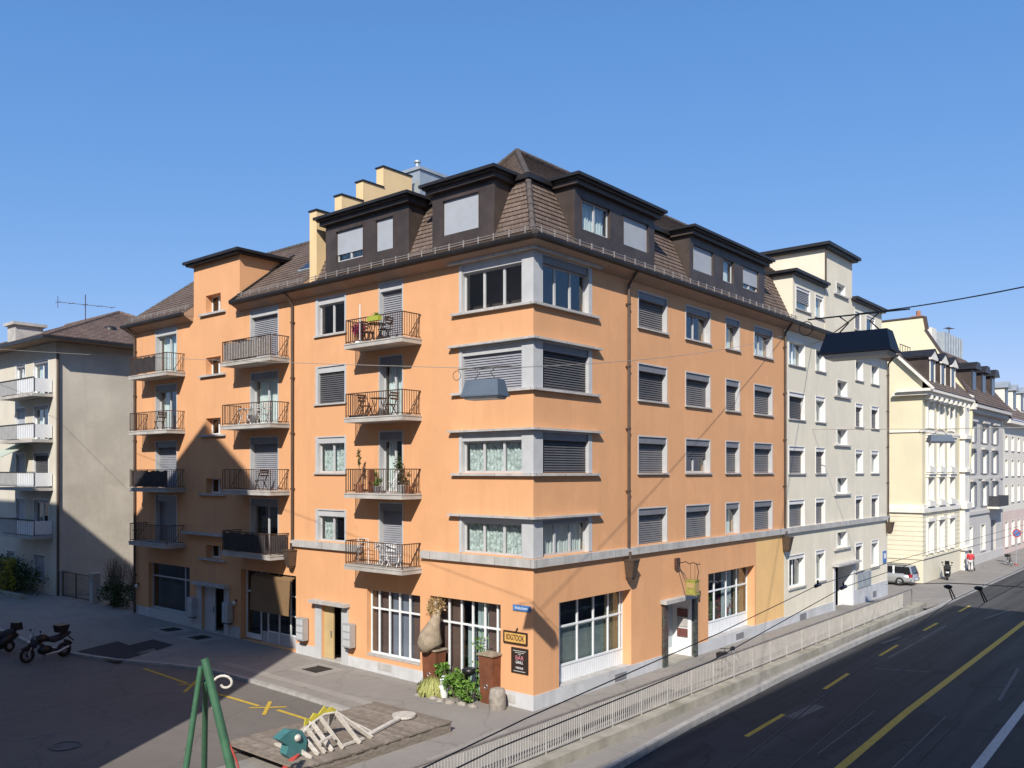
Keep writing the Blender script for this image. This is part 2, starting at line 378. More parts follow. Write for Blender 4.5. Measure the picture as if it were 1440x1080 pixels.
# ------------------------------------------------------------------ building helpers
def wall(mb, F, s0, s1, z0, z1, ops=(), depth=.35, mi=0, noreveal=()):
    """front of a facade with openings (s0,s1,z0,z1) cut out and their reveals"""
    ss = sorted(set([s0, s1] + [v for o in ops for v in o[:2] if s0 < v < s1])); zs = sorted(set([z0, z1] + [v for o in ops for v in o[2:4] if z0 < v < z1]))
    for j in range(len(zs) - 1):
        zc = (zs[j] + zs[j + 1]) / 2; run = None
        for i in range(len(ss)):
            solid = i < len(ss) - 1 and not any(o[0] < (ss[i] + ss[i + 1]) / 2 < o[1] and o[2] < zc < o[3] for o in ops)
            if solid and run is None: run = ss[i]
            if not solid and run is not None:
                mb.quad(F.p(run, 0, zs[j]), F.p(ss[i], 0, zs[j]), F.p(ss[i], 0, zs[j + 1]), F.p(run, 0, zs[j + 1]), mi); run = None
    for o in ops:
        a, b, c, d = o[:4]; dd = depth; depth = o[4] if len(o) > 4 else depth
        if a > s0: mb.quad(F.p(a, 0, c), F.p(a, -depth, c), F.p(a, -depth, d), F.p(a, 0, d), mi)
        mb.quad(F.p(b, 0, c), F.p(b, -depth, c), F.p(b, -depth, d), F.p(b, 0, d), mi)
        mb.quad(F.p(a, 0, c), F.p(b, 0, c), F.p(b, -depth, c), F.p(a, -depth, c), mi)
        mb.quad(F.p(a, 0, d), F.p(b, 0, d), F.p(b, -depth, d), F.p(a, -depth, d), mi); depth = dd

def wavy(mb, F, s0, s1, z0, z1, o, amp=.035, per=.16):
    n = max(4, int((s1 - s0) / .04)); vs = []
    ph = rnd.random() * 6
    for i in range(n + 1):
        s = s0 + (s1 - s0) * i / n
        oo = o + amp * math.sin(2 * math.pi * (s - s0) / per + ph) + amp * .4 * math.sin(2 * math.pi * (s - s0) / (per * 2.7) + ph * 2)
        vs += [F.p(s, oo, z0), F.p(s, oo, z1)]
    mb.add(vs, [(2 * i, 2 * i + 2, 2 * i + 3, 2 * i + 1) for i in range(n)], 0, True)
def slats(mb, F, s0, s1, z0, z1, o, pitch=.085, d=.045):
    n = max(2, int((z1 - z0) / pitch)); p = (z1 - z0) / n
    for i in range(n):
        z = z0 + i * p
        mb.quad(F.p(s0, o, z), F.p(s1, o, z), F.p(s1, o - d, z + p), F.p(s0, o - d, z + p))
        mb.quad(F.p(s0, o, z), F.p(s1, o, z), F.p(s1, o - d, z), F.p(s0, o - d, z))

def window(par, F, s0, s1, z0, z1, style='glass', mull=1, depth=.22, box=.24, sill=True, lin=None, name='window', rail=0, jl=.06, jr=.06, sillx=.06, boxm=None, blindm=None, curt=None, frac=.6, sillm=None, sashm=None):
    """lined opening > sash, pane, blind or curtain, sill"""
    lin = lin or M['trim']; e = .018
    w = MB()
    w.fbox(F, s0, s0 + jl, e, -depth, z0, z1); w.fbox(F, s1 - jl if not jr else s1 - jr, s1, e, -depth, z0, z1)
    w.fbox(F, s0 + jl, s1 - jr, e, -depth, z1 - .05, z1)
    wo = w.build(name, lin, par, True)
    a, b, top = s0 + jl, s1 - jr, z1 - .05
    if box:
        bx = MB(); bx.fbox(F, a, b, -.03, -depth, top - box, top); bx.build('blind_box', boxm or M['trimdark'], wo); top -= box
    sb = MB(); fw = .055; o1, o0 = -depth, -depth + .05
    sb.fbox(F, a, a + fw, o0, o1, z0, top); sb.fbox(F, b - fw, b, o0, o1, z0, top); sb.fbox(F, a + fw, b - fw, o0, o1, z0, z0 + fw + .02); sb.fbox(F, a + fw, b - fw, o0, o1, top - fw, top)
    for k in range(mull):
        c = a + (b - a) * (k + 1) / (mull + 1); sb.fbox(F, c - .045, c + .045, o0 + .01, o1, z0 + fw + .02, top - fw)
    if rail:
        zr = z0 + (top - z0) * rail; sb.fbox(F, a + fw, b - fw, o0 - .004, o1, zr - .025, zr + .025)
    sb.build('sash', sashm or (M['white'] if lin is M['creamtrim'] else lin), wo)
    pn = MB(); pn.fbox(F, a + fw - .01, b - fw + .01, -depth + .02, -depth + .03, z0 + fw, top - fw + .01); pn.build('pane', M['glass'], wo)
    if sill:
        si = MB(); si.fbox(F, s0 - sillx, s1 + sillx, .09, -depth + .01, z0 - .07, z0 - .004); si.build('sill', sillm or M['stone'], wo)
    cm = curt or M['curtain']
    if style in ('blind', 'half', 'dark', 'halfdark'):
        zb = z0 + .02 if style in ('blind', 'dark') else z0 + (top - z0) * (1 - frac)
        bl = MB(); slats(bl, F, a + .01, b - .01, zb, top + .02, -depth + .11)
        bl.build('blind', blindm or M['blinddark' if 'dark' in style else 'blind'], wo)
    elif style in ('screen', 'halfscreen'):
        zb = z0 + .02 if style == 'screen' else z0 + (top - z0) * (1 - frac)
        bl = MB(); bl.fbox(F, a + .005, b - .005, -depth + .085, -depth + .07, zb, top + .01); bl.build('blind', blindm or M['blindlight'], wo)
    if style in ('curtain', 'halfscreen', 'half'):
        c = MB(); wavy(c, F, a + .02, b - .02, z0 + .03, top, -depth - .16); c.build('curtain', cm, wo)
    elif style == 'side':
        c = MB(); q = (b - a) * .3; wavy(c, F, a + .02, a + q, z0 + .03, top, -depth - .16); wavy(c, F, b - q * .8, b - .02, z0 + .03, top, -depth - .16); c.build('curtain', cm, wo)
    elif style == 'left':
        c = MB(); wavy(c, F, a + (b - a) * .5, b - .02, z0 + .03, top, -depth - .16); c.build('curtain', cm, wo)
    return wo

def roof_plane(mb, bl, br, tr, tl, course=.22, lift=.035, mi=0):
    """tiled slope: overlapping courses between the lower and the upper edge"""
    bl, br, tr, tl = map(Vector, (bl, br, tr, tl))
    n = (br - bl).cross(tl - bl).normalized()
    if n.z < 0: n = -n
    L = ((tl + tr) / 2 - (bl + br) / 2).length; k = max(1, round(L / course))
    for i in range(k):
        t0, t1 = i / k, min(1, (i + 1.0) / k)
        a, b = bl.lerp(tl, t0), br.lerp(tr, t0); c, d = br.lerp(tr, t1), bl.lerp(tl, t1)
        mb.quad(a + n * lift, b + n * lift, c + n * .004, d + n * .004, mi)
        mb.quad(a, b, b + n * lift, a + n * lift, mi)
def downpipe(par, F, s, z0, z1, m, out=.52, r=.06, hopper=True):
    p = MB(); p.tube([F.p(s, out, z1 + .25), F.p(s, out, z1 + .1), F.p(s, .3, z1 - .22), F.p(s, .11, z1 - .45), F.p(s, .11, z1 - .6), F.p(s, .11, z0)], r, 10)
    z = z1 - 1.2
    while z > z0 + .3: p.fbox(F, s - .075, s + .075, .17, 0, z - .03, z + .03); z -= 2.4
    return p.build('downpipe', m, par, True)
def hopper_box(par, F, s, ztop, m):
    h = MB(); P = F.p
    h.tube([P(s, .16, ztop + .14), P(s, .16, ztop - .22)], .06, 10)
    z1, z0 = ztop - .2, ztop - .85
    h.hexa([P(s - .14, .06, z0), P(s + .14, .06, z0), P(s + .14, .34, z0), P(s - .14, .34, z0), P(s - .21, .02, z1), P(s + .21, .02, z1), P(s + .21, .46, z1), P(s - .21, .46, z1)])
    h.fbox(F, s - .23, s + .23, .48, .015, z1, z1 + .06); h.fbox(F, s - .1, s + .1, .3, .1, z0 - .08, z0)
    return h.build('rain_hopper', m, par, True)
def snow_guard(par, pts, m):
    g = MB()
    for a, b in zip(pts[:-1], pts[1:]):
        a, b = Vector(a), Vector(b)
        for dz in (.10, .19): g.tube([a + Vector((0, 0, dz)), b + Vector((0, 0, dz))], .014, 6)
        n = int((b - a).length / .75)
        for i in range(n + 1):
            p = a.lerp(b, (i + .5) / (n + 1)); g.bar(p - Vector((0, 0, .03)), p + Vector((0, 0, .24)), .045, .03)
    return g.build('snow_guard', m, par, True)

def railing_balcony(par, F, s0, s1, zt, depth=1.0, h=.92, cover=None, slabm=None):
    """balcony > floor slab mesh itself, railing, screen"""
    b = MB()
    b.fbox(F, s0, s1, depth, .0, zt - .2, zt); b.fbox(F, s0 - .02, s1 + .02, depth + .02, .0, zt - .05, zt - .012)
    bo = b.build('balcony', slabm or M['concrete'], par, True)
    g = MB(); i = .05; o = depth - .05; a, c = s0 + i, s1 - i
    for z in (zt + .07, zt + h): 
        w = .035 if z > zt + .5 else .025
        g.bar(F.p(a, .02, z), F.p(a, o, z), w); g.bar(F.p(a, o, z), F.p(c, o, z), w); g.bar(F.p(c, o, z), F.p(c, .02, z), w)
    n = int((c - a) / .125)
    for k in range(n + 1):
        s = a + (c - a) * k / n; t = .032 if k in (0, n) else .016
        g.bar(F.p(s, o, zt - .01 if k in (0, n) else zt + .06), F.p(s, o, zt + h), t)
    n = int(depth / .125)
    for k in range(1, n):
        for s in (a, c): g.bar(F.p(s, o * k / n, zt + .06), F.p(s, o * k / n, zt + h), .016)
    g.bar(F.p(a + .02, .04, zt + h - .02), F.p(a + .02, o * .62, zt + .08), .022); g.bar(F.p(c - .02, .04, zt + h - .02), F.p(c - .02, o * .62, zt + .08), .022)
    g.build('railing', M['iron'], bo)
    if cover:
        m, c0, c1, side = cover
        k = MB()
        if m is M['reed']:
            q = a + (c - a) * c0
            while q < a + (c - a) * c1:
                w = rnd.uniform(.03, .06); hh = h * rnd.uniform(.82, .99); k.fbox(F, q, q + w - .005, o - .03, o - .045, zt + .06, zt + hh); q += w
        else:
            vs = []; n = 24
            for j in range(n + 1):
                s = a + (c - a) * (c0 + (c1 - c0) * j / n); sag = .05 * math.sin(j * 1.1) * math.sin(j * .37)
                vs += [F.p(s, o - .035, zt + .07), F.p(s, o - .035, zt + h - .06 + sag)]
            k.add(vs, [(2 * j, 2 * j + 2, 2 * j + 3, 2 * j + 1) for j in range(n)])
        for sd in side:
            s = a + .02 if sd == 'l' else c - .02
            k.fbox(F, s - .006, s + .006, o - .04, .1, zt + .06, zt + h - .05)
        k.build('privacy_screen', m, bo)
    return bo

def shop_front(par, F, s0, s1, z0, z1, depth, cols, zrail, fm, panels, name='shop_window', low=None, gm='glassdark'):
    """recessed glazed front > frame, pane, coloured screen behind each bay, lower panel"""
    base = MB(); base.fbox(F, s0 + .004, s1 - .004, .02, -depth - .02, z0 - .06, z0 + .012); wo = base.build(name, M['stone'], par, True)
    f = MB(); o1, o0 = -depth, -depth + .06; zb = low[0] if low else z0; t = .055
    xs = [s0 + (s1 - s0) * c for c in cols]
    f.fbox(F, s0, s0 + t, o0, o1, z0, z1); f.fbox(F, s1 - t, s1, o0, o1, z0, z1); f.fbox(F, s0 + t, s1 - t, o0, o1, z1 - t, z1); f.fbox(F, s0 + t, s1 - t, o0 + .01, o1, zb, zb + t + .02)
    for x in xs: f.fbox(F, x - .035, x + .035, o0 + .006, o1, zb + t + .02, z1 - t)
    e = [s0 + t] + xs + [s1 - t]
    for i in range(len(e) - 1): f.fbox(F, e[i] + (.035 if i else 0), e[i + 1] - (.035 if i < len(e) - 2 else 0), o0, o1, zrail - .035, zrail + .035)
    f.build('frame', fm, wo)
    p = MB(); p.fbox(F, s0 + .02, s1 - .02, -depth + .02, -depth + .03, zb + .03, z1 - .03); p.build('pane', M[gm], wo)
    if low:
        q = MB(); n = int((s1 - s0) / .14)
        for i in range(n):
            a = s0 + (s1 - s0) * i / n; b = s0 + (s1 - s0) * (i + 1) / n; q.fbox(F, a, b - .025, -depth + .05, -depth, z0, zb - .002); q.fbox(F, b - .025, b, -depth + .02, -depth, z0, zb - .002)
        q.build('lower_panel', M['white'], wo)
    ed = [s0] + xs + [s1]
    for i, pm in enumerate(panels):
        if pm is None: continue
        pm, za, zz = pm if isinstance(pm, tuple) else (pm, zb, z1)
        c = MB()
        if pm == 'curtain': wavy(c, F, ed[i] + .05, ed[i + 1] - .05, za, zz, -depth - .2, .03, .2)
        else: c.fbox(F, ed[i] + .02, ed[i + 1] - .02, -depth - .12, -depth - .14, za, zz)
        c.build('screen', M[pm], wo)
    return wo

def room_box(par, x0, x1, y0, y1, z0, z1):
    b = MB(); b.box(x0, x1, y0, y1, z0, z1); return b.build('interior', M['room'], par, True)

def text_obj(txt, size, mtx, m, name, par, ext=.006, sx=1.0):
    cu = bpy.data.curves.new('t', 'FONT'); cu.body = txt; cu.size = size; cu.extrude = ext; cu.align_x = 'CENTER'; cu.align_y = 'CENTER'
    t = bpy.data.objects.new('t', cu); COL.objects.link(t); dg = bpy.context.evaluated_depsgraph_get(); dg.update()
    me = bpy.data.meshes.new_from_object(t.evaluated_get(dg)); bpy.data.objects.remove(t); bpy.data.curves.remove(cu)
    me.name = name; me.materials.clear(); me.materials.append(m)
    me.transform(mtx @ Matrix.Diagonal((sx, 1, 1, 1)))
    o = bpy.data.objects.new(name, me); COL.objects.link(o)
    if par is not None:
        o.parent = par; o.matrix_parent_inverse = Matrix.LocRotScale(par.location, par.rotation_euler, None).inverted()
    return o
def fmat(F, s, o, z, right):                               # text matrix on a facade; right = reading direction
    r = Vector(right); u = Vector((0, 0, 1)); n = r.cross(u); p = F.p(s, o, z)
    return Matrix(((r.x, u.x, n.x, p.x), (r.y, u.y, n.y, p.y), (r.z, u.z, n.z, p.z), (0, 0, 0, 1)))
LR = (0, -1, 0); RR = (1, 0, 0)
# ================================================================== ORANGE CORNER BUILDING
OB = thing('apartment_building', 'orange five-storey corner apartment building with dark mansard roof, dormers and balconies', 'building', (0, 0, 0))
XE = 20.85; YE = 27.55; ZW = 15.68
SILL = [5.12, 7.98, 10.87, 13.74]                          # storeys above the ground floor
CTOP = [6.42, 9.42, 12.47, 15.46]
WTOP = [6.60, 9.46, 12.33, 15.18]
COLS_R = [(6.58, 8.86), (10.39, 12.67), (14.16, 15.64), (17.20, 19.40)]
STY_R = [['blind', 'blind', 'curtain', 'blind'], ['blind', 'halfdark', 'blind', 'blind'], ['dark', 'blind', 'blind', 'blind'], ['blind', 'glass', 'left', 'curtain']]
hi = [(0, 3.42, SILL[k], CTOP[k]) for k in range(4)]
SHR1 = (1.43, 6.1, .5, 3.46); DOORR = (8.75, 10.98, .0, 2.6, .95); SHR2 = (12.48, 17.3, .5, 3.46)
LWIN = (9.76, 11.77); LW_TOP = [6.46, 9.5, 12.45, 15.32]
BAL = [(5.35, 8.66, 6.37, 7.76), (13.6, 17.42, 14.42, 16.62), (22.32, 26.18, 23.12, 25.3)]
BZ = [4.42, 7.2, 10.13, 13.0]
STW = (19.05, 20.4, [3.84, 6.98, 9.82, 12.72], [.68, .76, .84, .88])
SHL1 = (5.44, 8.48, .8, 3.36); SHL2 = (1.45, 4.92, .05, 3.42); DL1 = (10.02, 11.35, .2, 2.5); GAR = (13.15, 17.4, .25, 3.5); DL2 = (18.75, 20.75, .3, 2.5); SHL3 = (21.9, 26.05, .85, 3.25)
opsL = hi + [(LWIN[0], LWIN[1], SILL[k], LW_TOP[k]) for k in range(4)] + [(b[2], b[3], BZ[k], BZ[k] + 2.42) for b in BAL for k in range(4)]
opsL += [(STW[0], STW[1], z, z + h) for z, h in zip(STW[2], STW[3])] + [SHL1, SHL2, DL1, GAR, DL2, SHL3]
w = MB()
wall(w, FR, 0, XE, 4.8, ZW, hi + [(a, b, SILL[k], WTOP[k]) for k in range(4) for a, b in COLS_R], .45)
wall(w, FR, 0, 17.45, 0, 4.8, [SHR1, DOORR, SHR2], .5)
wall(w, FL, 0, YE, 0, ZW, opsL, .45)
w.quad((0, YE, 0), (8.4, YE, 0), (8.4, YE, ZW), (0, YE, ZW)); w.quad((8.4, YE, 0), (8.4, 8.4, 0), (8.4, 8.4, ZW), (8.4, YE, ZW)); w.quad((8.4, 8.4, 0), (XE, 8.4, 0), (XE, 8.4, ZW), (8.4, 8.4, ZW))
w.build('wall', M['orange'], OB, True)
w = MB(); wall(w, FR, 17.45, XE, 0, 4.8); w.build('wall_panel', M['yelloworange'], OB, True)['label'] = 'ochre painted ground floor strip beside the cream house'
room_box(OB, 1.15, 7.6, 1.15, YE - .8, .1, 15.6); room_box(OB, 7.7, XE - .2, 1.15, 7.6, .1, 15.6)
for a, b in ((-.03, 8.42), (11.31, XE)):
    pl = MB(); pl.fbox(FR, a, b, .03, 0, -.4, .5); pl.build('plinth', M['plinth'], OB, True)
for a, b, t in ((0, 1.4, .52), (4.97, 9.6, .55), (11.8, 13.1, .62), (17.45, 18.3, .8), (21.2, YE + .03, .85)):
    pl = MB(); pl.fbox(FL, a, b, .03, 0, -.3, t); pl.build('plinth', M['plinth'], OB, True)
sc = MB(); sc.fbox(FL, 8.72, 13.35, .14, 0, 4.8, 5.08); sc.build('string_course', M['stone'], OB, True)
sc = MB(); sc.fbox(FR, -.14, XE + .01, .14, 0, 4.8, 5.08); sc.fbox(FL, 0, 5.3, .14, 0, 4.8, 5.08)
sc.build('string_course', M['stone'], OB, True)
sc = MB(); sc.fbox(FL, 17.46, 22.28, .3, 0, 4.95, 5.06); sc.build('ledge', M['stone'], OB, True)
# windows of the right facade
for r in range(4):
    for c, (a, b) in enumerate(COLS_R):
        st = STY_R[r][c]
        window(OB, FR, a, b, SILL[r], WTOP[r], st, 0 if c == 2 else 1, box=.26, jl=.05, jr=.05, frac=.45, depth=.3, boxm=M['trimdark'], sill=r > 0, blindm=M['blinddark'] if 'dark' in st else M['blindgrey'])
# corner windows
cs_l = ['lace', 'lace', 'blind', 'glass']; cs_r = ['curtain', 'dark', 'dark', 'glass']
for k in range(4):
    p = MB(); p.box(-.012, .47, -.012, .47, SILL[k] - .01, CTOP[k] + .01); p.build('corner_pillar', M['trim'], OB, True)
    c = MB(); zt = CTOP[k]; c.fbox(FL, 0, 3.82, .22, 0, zt + .012, zt + .085); c.fbox(FR, -.22, 3.82, .22, 0, zt + .012, zt + .085); c.build('canopy', M['stone'], OB, True)
    if k:
        c = MB(); c.fbox(FL, 0, 3.72, .15, 0, SILL[k] - .1, SILL[k] - .015); c.fbox(FR, -.15, 3.78, .15, 0, SILL[k] - .1, SILL[k] - .015); c.build('corner_sill', M['stone'], OB, True)
    bx = .26 if k else .14
    window(OB, FL, .475, 3.42, SILL[k], CTOP[k], 'curtain' if cs_l[k] == 'lace' else cs_l[k], 2, box=bx, sill=False, jl=.02, jr=.14, curt=M['lace'], blindm=M['blind'], boxm=M['trim'])
    window(OB, FR, .475, 3.42, SILL[k], CTOP[k], cs_r[k], 2, box=bx, sill=False, jl=.02, jr=.22)
# windows and balconies of the left facade
for k, st in enumerate(['left', 'curtain', 'blind', 'glass']):
    window(OB, FL, LWIN[0], LWIN[1], SILL[k], LW_TOP[k], st, 1, depth=.2, box=.24, jl=.1, jr=.16, boxm=M['trim'], sill=k > 0, curt=M['lace'], blindm=M['blinddark'] if st == 'blind' else None)
dst = [['blind', 'side', 'curtain', 'blind'], ['glass', 'halfb', 'curtain', 'blind'], ['bluedark', 'halfb', 'side', 'curtain']]
cov = {(1, 3): (M['reed'], .0, .93, 'r'), (2, 3): (M['fabricdark'], .32, .95, ''), (2, 1): (M['fabricdark'], .0, .9, 'r'), (1, 0): (M['fabricdark'], .12, 1, 'l'), (0, 1): None}
for bi, (s0, s1, d0, d1) in enumerate(BAL):
    for k in range(4):
        bo = railing_balcony(OB, FL, s0, s1, BZ[k], 1.0, .92, cov.get((bi, k)))
        st = dst[bi][k]
        fr = .82 if (bi, k) == (0, 0) else .62
        kw = dict(depth=.3, box=.3, sill=False, jl=.05, jr=.05, curt=M['curtain'], boxm=M['trimdark'] if k < 3 else M['trim'])
        if st == 'halfb': window(OB, FL, d0, d1, BZ[k], BZ[k] + 2.42, 'half', 1, frac=.97, **kw)
        elif st == 'bluedark': window(OB, FL, d0, d1, BZ[k], BZ[k] + 2.42, 'screen', 1, blindm=M['trimdark'], **kw)
        else: window(OB, FL, d0, d1, BZ[k], BZ[k] + 2.42, st, 1, blindm=M['blind'], **kw)
for z, h in zip(STW[2], STW[3]):
    wo = window(OB, FL, STW[0], STW[1], z, z + h, 'glass', 1, depth=.36, box=0, sill=False, jl=.02, jr=.02, lin=M['orange'], sashm=M['white'])
    s = MB(); s.fbox(FL, 18.62, 20.85, .14, -.3, z - .1, z - .01); s.build('sill', M['stone'], wo)
# downpipes
downpipe(OB, FR, 5.76, 5.08, ZW, M['copper']); downpipe(OB, FR, 20.78, 5.08, ZW, M['copper']); downpipe(OB, FL, 13.28, 5.08, ZW, M['copper']); downpipe(OB, FL, 27.35, .45, ZW, M['copper'])
hopper_box(OB, FR, 5.76, 4.8, M['copper']); hopper_box(OB, FR, 20.78, 4.8, M['copper']); hopper_box(OB, FL, 13.28, 4.8, M['copper'])
# eaves and gutter
def cove(F, a, b, ma=0.0):                                  # sloped boarding under the eaves, mitred at the corner
    so = MB(); q = [(0.0, ZW - .24), (.46, ZW - .0), (.46, ZW + .06), (0.0, ZW + .06)]
    so.add([F.p(a - ma * o, o, z) for o, z in q] + [F.p(b, o, z) for o, z in q], [(0, 1, 2, 3), (4, 5, 6, 7)] + [(i, (i + 1) % 4, 4 + (i + 1) % 4, 4 + i) for i in range(4)]); return so
cove(FR, 0, XE, 1).build('soffit', M['soffit'], OB, True); cove(FL, 0, 17.42, 1).build('soffit', M['soffit'], OB, True); cove(FL, 21.56, YE + .4).build('soffit', M['soffit'], OB, True)
gu = MB()
def gutter(mb, F, a, b, o=.54, z=ZW + .06, t=.0):
    pr = [(-.1, .0), (-.085, -.055), (-.04, -.085), (.02, -.085), (.07, -.05), (.09, .02), (.09, .07), (.07, .07), (.07, .0), (-.08, .06)]
    mb.prism([F.p(a, o + x, z + y + .05) for x, y in pr], F.p(b, 0, 0) - F.p(a, 0, 0))
gutter(gu, FR, -.53, XE); gutter(gu, FL, -.44, 17.42); gu.build('gutter', M['metalblack'], OB, True)
gu = MB(); gutter(gu, FL, 21.56, YE + .42); gu.build('gutter', M['metalblack'], OB, True)
# mansard roof
PO = [(.5, ZW + .14), (-.15, 16.2), (-1.2, 18.45)]
PU = [(-1.2, 18.5), (-4.2, 20.94)]
rf = MB()
for F, end in ((FR, XE + .02), (FL, 11.82)):
    for (o0, z0), (o1, z1) in zip(PO[:-1], PO[1:]): roof_plane(rf, F.p(-o0, o0, z0), F.p(end, o0, z0), F.p(end, o1, z1), F.p(-o1, o1, z1))
    (o0, z0), (o1, z1) = PU
    if F is FR: roof_plane(rf, F.p(-o0, o0, z0), F.p(26.6, o0, z0), F.p(26.6, o1, z1), F.p(-o1, o1, z1))
    else:                                                   # the ridge drops behind the dormers of the left wing
        roof_plane(rf, F.p(-o0, o0, z0), F.p(6.4, o0, z0), F.p(6.4, o1, 20.1), F.p(-o1, o1, z1)); roof_plane(rf, F.p(6.4, o0, z0), F.p(end, o0, z0), F.p(end, o1, 20.1), F.p(6.4, o1, 20.1))
rf.quad((4.2, 4.2, 20.94), (26.6, 4.2, 20.94), (26.6, 8.6, 18.4), (8.6, 8.6, 18.4)); rf.poly([(4.2, 4.2, 20.94), (8.6, 8.6, 18.4), (4.2, 6.4, 20.1)]); rf.poly([(4.2, 6.4, 20.1), (8.6, 8.6, 18.4), (8.6, 11.82, 18.4), (4.2, 11.82, 20.1)])
rf.quad((8.6, 8.6, 18.4), (26.6, 8.6, 18.4), (26.6, 8.6, 15.6), (8.6, 8.6, 15.6)); rf.quad((8.6, 8.6, 18.4), (8.6, 11.82, 18.4), (8.6, 11.82, 15.6), (8.6, 8.6, 15.6))
RO = rf.build('mansard_roof', M['tile'], OB, True)
rg = MB()
def ridge_caps(mb, pts, r=.12):
    for a, b in zip(pts[:-1], pts[1:]):
        a, b = Vector(a), Vector(b); n = max(1, round((b - a).length / .36))
        for i in range(n): mb.tube([a.lerp(b, i / n), a.lerp(b, (i + 1.08) / n)], [r, r * .84], 8)
ridge_caps(rg, [(-.48, -.48, 15.86), (.15, .15, 16.24), (1.2, 1.2, 18.48)]); ridge_caps(rg, [(1.3, 1.3, 18.62), (4.2, 4.2, 20.98)]); ridge_caps(rg, [(4.2, 4.2, 20.96), (26.5, 4.2, 20.96)]); ridge_caps(rg, [(4.2, 4.2, 20.96), (4.2, 6.4, 20.14), (4.2, 11.8, 20.14)])
rg.build('ridge_tiles', M['ridge'], RO)
bd = MB(); bd.fbox(FR, 1.2 - .22, XE, -.98, -1.3, 18.38, 18.56); bd.fbox(FL, 1.3, 11.8, -.98, -1.3, 18.38, 18.56); bd.build('roof_band', M['metalblack'], RO)
snow_guard(RO, [FR.p(-.3, .3, 15.98), FR.p(XE, .3, 15.98)], M['guard']).matrix_parent_inverse = Matrix(); snow_guard(RO, [FL.p(-.25, .3, 15.98), FL.p(11.75, .3, 15.98)], M['guard'])
# simple pitched roof over the left wing
r2 = MB(); Z0, ZR, XR = ZW + .14, 19.55, 4.2
roof_plane(r2, FL.p(12.3, .5, Z0), FL.p(17.46, .5, Z0), FL.p(17.46, -XR, ZR), FL.p(12.3, -XR, ZR), .3)
roof_plane(r2, FL.p(17.46, -2.9, Z0 + (3.4 / 4.7) * (ZR - Z0)), FL.p(21.54, -2.9, Z0 + (3.4 / 4.7) * (ZR - Z0)), FL.p(21.54, -XR, ZR), FL.p(17.46, -XR, ZR), .3)
roof_plane(r2, FL.p(21.54, .5, Z0), FL.p(28.0, .5, Z0), FL.p(26.3, -XR, ZR), FL.p(21.54, -XR, ZR), .3)
roof_plane(r2, FL.p(28.0, .5, Z0), FL.p(28.0, -8.9, Z0), FL.p(26.3, -XR - .01, ZR), FL.p(26.3, -XR, ZR), .3)
r2.quad((XR, 12.3, ZR), (XR, 26.3, ZR), (8.9, 28, Z0), (8.9, 12.3, Z0))
LRF = r2.build('pitched_roof', M['tile'], OB, True)
rg = MB(); ridge_caps(rg, [(XR, 12.3, ZR + .02), (XR, 26.3, ZR + .02)]); ridge_caps(rg, [(-.45, 27.95, Z0), (XR, 26.3, ZR)]); rg.build('ridge_tiles', M['ridge'], LRF)
snow_guard(LRF, [FL.p(12.4, .2, 16.06), FL.p(17.4, .2, 16.06)], M['guard']); snow_guard(LRF, [FL.p(21.6, .2, 16.06), FL.p(27.8, .2, 16.06)], M['guard'])
vb = MB(); vb.bar(FL.p(17.43, .55, Z0 + .03), FL.p(17.43, -3, Z0 + 2.82), .1, .12); vb.build('verge_board', M['metalblack'], LRF)
sk = MB(); n = Vector((-.62, 0, .78)); u = Vector((.78, 0, .62)); c0 = Vector((1.35, 13.75, 15.82 + 1.85 * .8))
for lift, a, b, m in ((.1, .62, .45, 0), (.13, .5, .34, 1)):
    q = [c0 + u * sx * a + Vector((0, sy * b, 0)) for sx, sy in ((-1, -1), (1, -1), (1, 1), (-1, 1))]; sk.hexa([p + n * (lift - .08) for p in q] + [p + n * lift for p in q], m)
sk.build('skylight', [M['zinc'], M['carglass']], OB, True)
for s in (12.305, 17.45, 21.55, 27.98): e = MB(); e.prism([FL.p(s, .5, 15.7), FL.p(s, .5, 15.83), FL.p(s, -.3, 16.44), FL.p(s, -.3, 15.7)], (0, .012, 0)); e.build('roof_end_board', M['soffit'], LRF)
e = MB(); e.prism([FL.p(11.825, .5, 15.7), FL.p(11.825, .5, 15.84), FL.p(11.825, -.15, 16.2), FL.p(11.825, -.3, 16.2), FL.p(11.825, -.3, 15.7)], (0, -.012, 0)); e.build('roof_end_board', M['soffit'], RO)
# stepped fire wall and chimney
fw = MB(); cps = []
for a, b, zt in ((.08, 1.42, 19.1), (1.42, 2.62, 20.08), (2.62, 3.82, 21.0), (3.82, 5.6, 21.95)):
    fw.box(a, b, 11.82, 12.3, 15.75, zt); cps.append((a - .05, b + .02, 11.77, 12.35, zt + .003, zt + .06))
fwo = fw.build('fire_wall', M['firewall'], OB, True)
for q in cps:
    cp = MB(); cp.box(*q); cp.build('coping', M['metalblack'], fwo)
ch = MB(); ch.box(5.9, 7.9, 11.6, 13.4, 17, 22.35); cho = ch.build('chimney', M['zinc'], OB, True)
c = MB(); c.box(5.82, 7.98, 11.52, 13.48, 22.353, 22.5); c.cyl((6.6, 12.5, 22.5), .1, .55, 10); c.cyl((6.6, 12.5, 23.05), .17, .08, 10); c.build('chimney_cap', M['zinc'], cho)
sd = MB(); c0 = Vector((.9, 5.6, 18.95)); ax = Vector((-.55, -.6, .45)).normalized()
sd.lathe((0, 0, 0), [(0, .02), (.05, .2), (.1, .28)], 16); mq = ax.to_track_quat('Z', 'Y'); sd.v = [tuple(c0 + mq @ Vector(v)) for v in sd.v]
sd.tube([c0, c0 - Vector((0, 0, .4))], .03, 6); sd.tube([c0 + ax * .04, c0 + ax * .3], .012, 5); sd.build('satellite_dish', M['trimdark'], OB, True)
